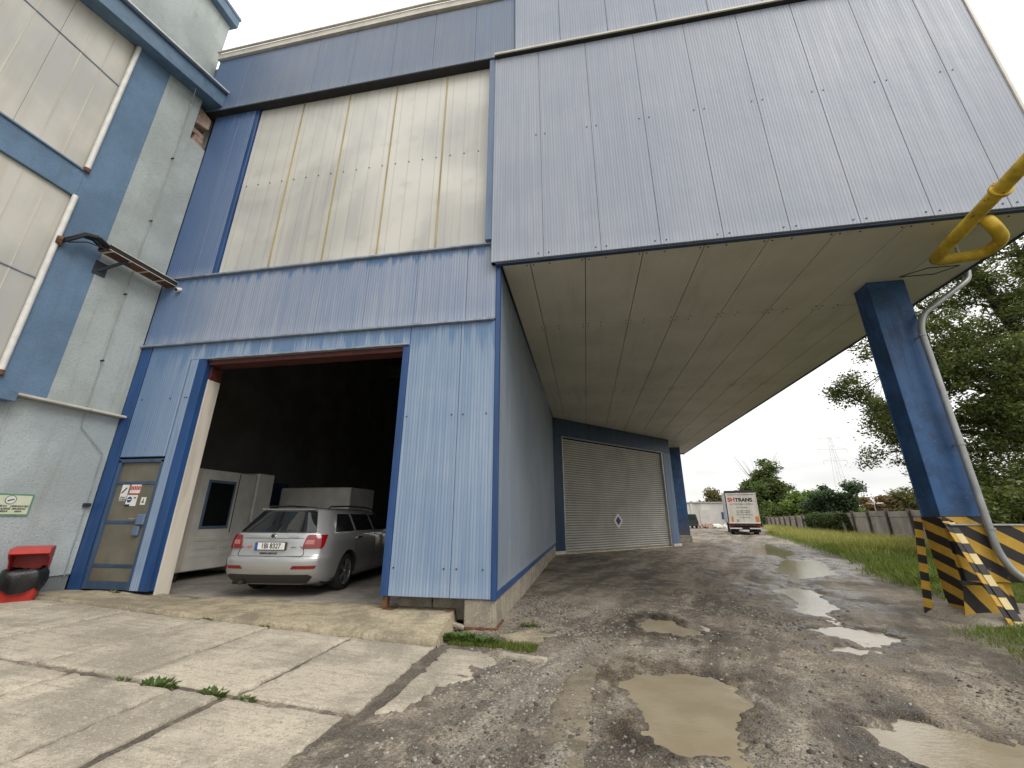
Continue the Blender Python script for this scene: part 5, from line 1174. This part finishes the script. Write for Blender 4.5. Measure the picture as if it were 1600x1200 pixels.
# ================================================================== GRASS AND WEEDS
def blades(name, P, h, w, mat, lean=.35):
    n = len(P); a = RNG.random(n) * 6.283; wx = np.stack([np.cos(a), np.sin(a), np.zeros(n)], 1) * (w * (.6 + .8 * RNG.random(n)))[:, None]
    hh = h * (.45 + .8 * RNG.random(n)); ln_ = RNG.normal(size=(n, 2)) * lean * hh[:, None]
    mid = P + np.stack([ln_[:, 0] * .35, ln_[:, 1] * .35, hh * .55], 1); top = P + np.stack([ln_[:, 0], ln_[:, 1], hh], 1)
    V_ = np.stack([P - wx, P + wx, mid + wx * .7, mid - wx * .7, top], 1).reshape(-1, 3)
    i0 = np.arange(n) * 5; F_ = np.concatenate([np.stack([i0, i0 + 1, i0 + 2], 1), np.stack([i0, i0 + 2, i0 + 3], 1), np.stack([i0 + 3, i0 + 2, i0 + 4], 1)])
    return raw(name, V_, F_, mat)
def gscatter(n, y0, y1, lo, hi, pw=1.0):
    y = y0 + (y1 - y0) * RNG.random(n) ** pw; x = edge(y) + lo + (hi - lo) * RNG.random(n); h, w_, g_ = ground_h(x, y); k = (RNG.random(n) < np.clip(g_ * 1.3, 0, 1)) & ~((x > 5.3) & (x < 7.9) & (y > 1.1) & (y < 2.8)); return np.stack([x, y, h], 1)[k]
Pg = gscatter(90000, -1.2, 9, -.4, 5, 1.0); o = blades('verge_grass', Pg, .085, .0045, 'grassg', .6); tag(o, 'short green grass on the verge around the striped column', 'grass', kind='stuff')
Pg = gscatter(60000, 5, 40, -.3, 9, 1.3); o = blades('verge_grass', Pg, .20, .011, 'grassg', .5); tag(o, 'green grass between the wet track and the fence', 'grass', kind='stuff')
y = 12 + 50 * RNG.random(26000) ** 1.1; fx = 13 + .208 * (y + 6.1); e_ = edge(y); t = RNG.random(26000) ** .8; x = np.minimum(e_ + .5 + (fx - e_) * t, fx - .3); k_ = vnoise(x * .5, y * .3, 66) > .30; Pg = np.stack([x, y, np.zeros_like(x)], 1)[k_]
o = blades('dry_grass', Pg, .50, .012, 'grassy', .35); tag(o, 'tall yellow dry grass in front of the concrete fence', 'grass', kind='stuff')
def weed(c, r, n, lab, h=.07):
    o = empty('weed', c, 0, lab, 'weed'); x0, y0, z0 = c; V_ = []; F_ = []
    for i in range(n * 2):
        a = random.random() * 6.28; q = r * random.random() ** .6 * .5; bx, by = x0 + q * math.cos(a) * 1.5, y0 + q * math.sin(a) * .5; L = min(.10, r * random.uniform(.25, .55)); el_ = random.uniform(.25, 1.2); d = Vector((math.cos(a) * math.cos(el_), math.sin(a) * math.cos(el_), math.sin(el_))); s_ = d.cross(Vector((0, 0, 1))).normalized() * L * .2; b0 = Vector((bx, by, z0)); k_ = len(V_)
        V_ += [b0, b0 + d * L * .5 + s_, b0 + d * L - Vector((0, 0, L * .2)), b0 + d * L * .5 - s_]; F_.append((k_, k_ + 1, k_ + 2, k_ + 3))
    MB().add(V_, F_).build('leaves', 'weed', o); return o
for c, r, n, lb in (((-3.72, -2.58, .06), .20, 60, 'largest leafy weed in the slab joint'), ((-3.16, -2.58, .035), .16, 40, 'leafy weed at the narrow slab strip'), ((-2.86, -2.58, .02), .12, 30, 'small low weed next to the weed at the narrow strip'), ((-4.12, -2.57, .08), .10, 24, 'small weed where two slab joints meet'), ((-5.72, -2.56, .16), .10, 26, 'weed tuft in the slab joint near the waste bins'), ((-5.1, -.80, .14), .12, 40, 'weed tuft under the ramp edge before the cabinets'), ((-4.2, -.80, .10), .09, 24, 'small weed under the ramp edge behind the car'), ((-7.6, -.1, .28), .12, 30, 'weed growing at the sill of the personnel door'), ((-1.62, -.52, .01), .30, 150, 'broad leafy weed clump at the corner block'), ((-1.30, -.62, .01), .22, 90, 'weed clump in front of the corner block rust plate'), ((-.85, .30, .0), .15, 40, 'small weed beside the side wall plinth')):
    weed(c, r, n, lb)
n = 2600; x = -1.75 + 1.1 * RNG.random(n); y = -.72 + .28 * RNG.random(n) - .12 * (x + 1.7); h, _, _ = ground_h(x, y); o = blades('moss_grass', np.stack([x, y, h], 1), .045, .004, 'grassg'); tag(o, 'mossy short grass along the slab edge at the corner block', 'grass', kind='stuff')
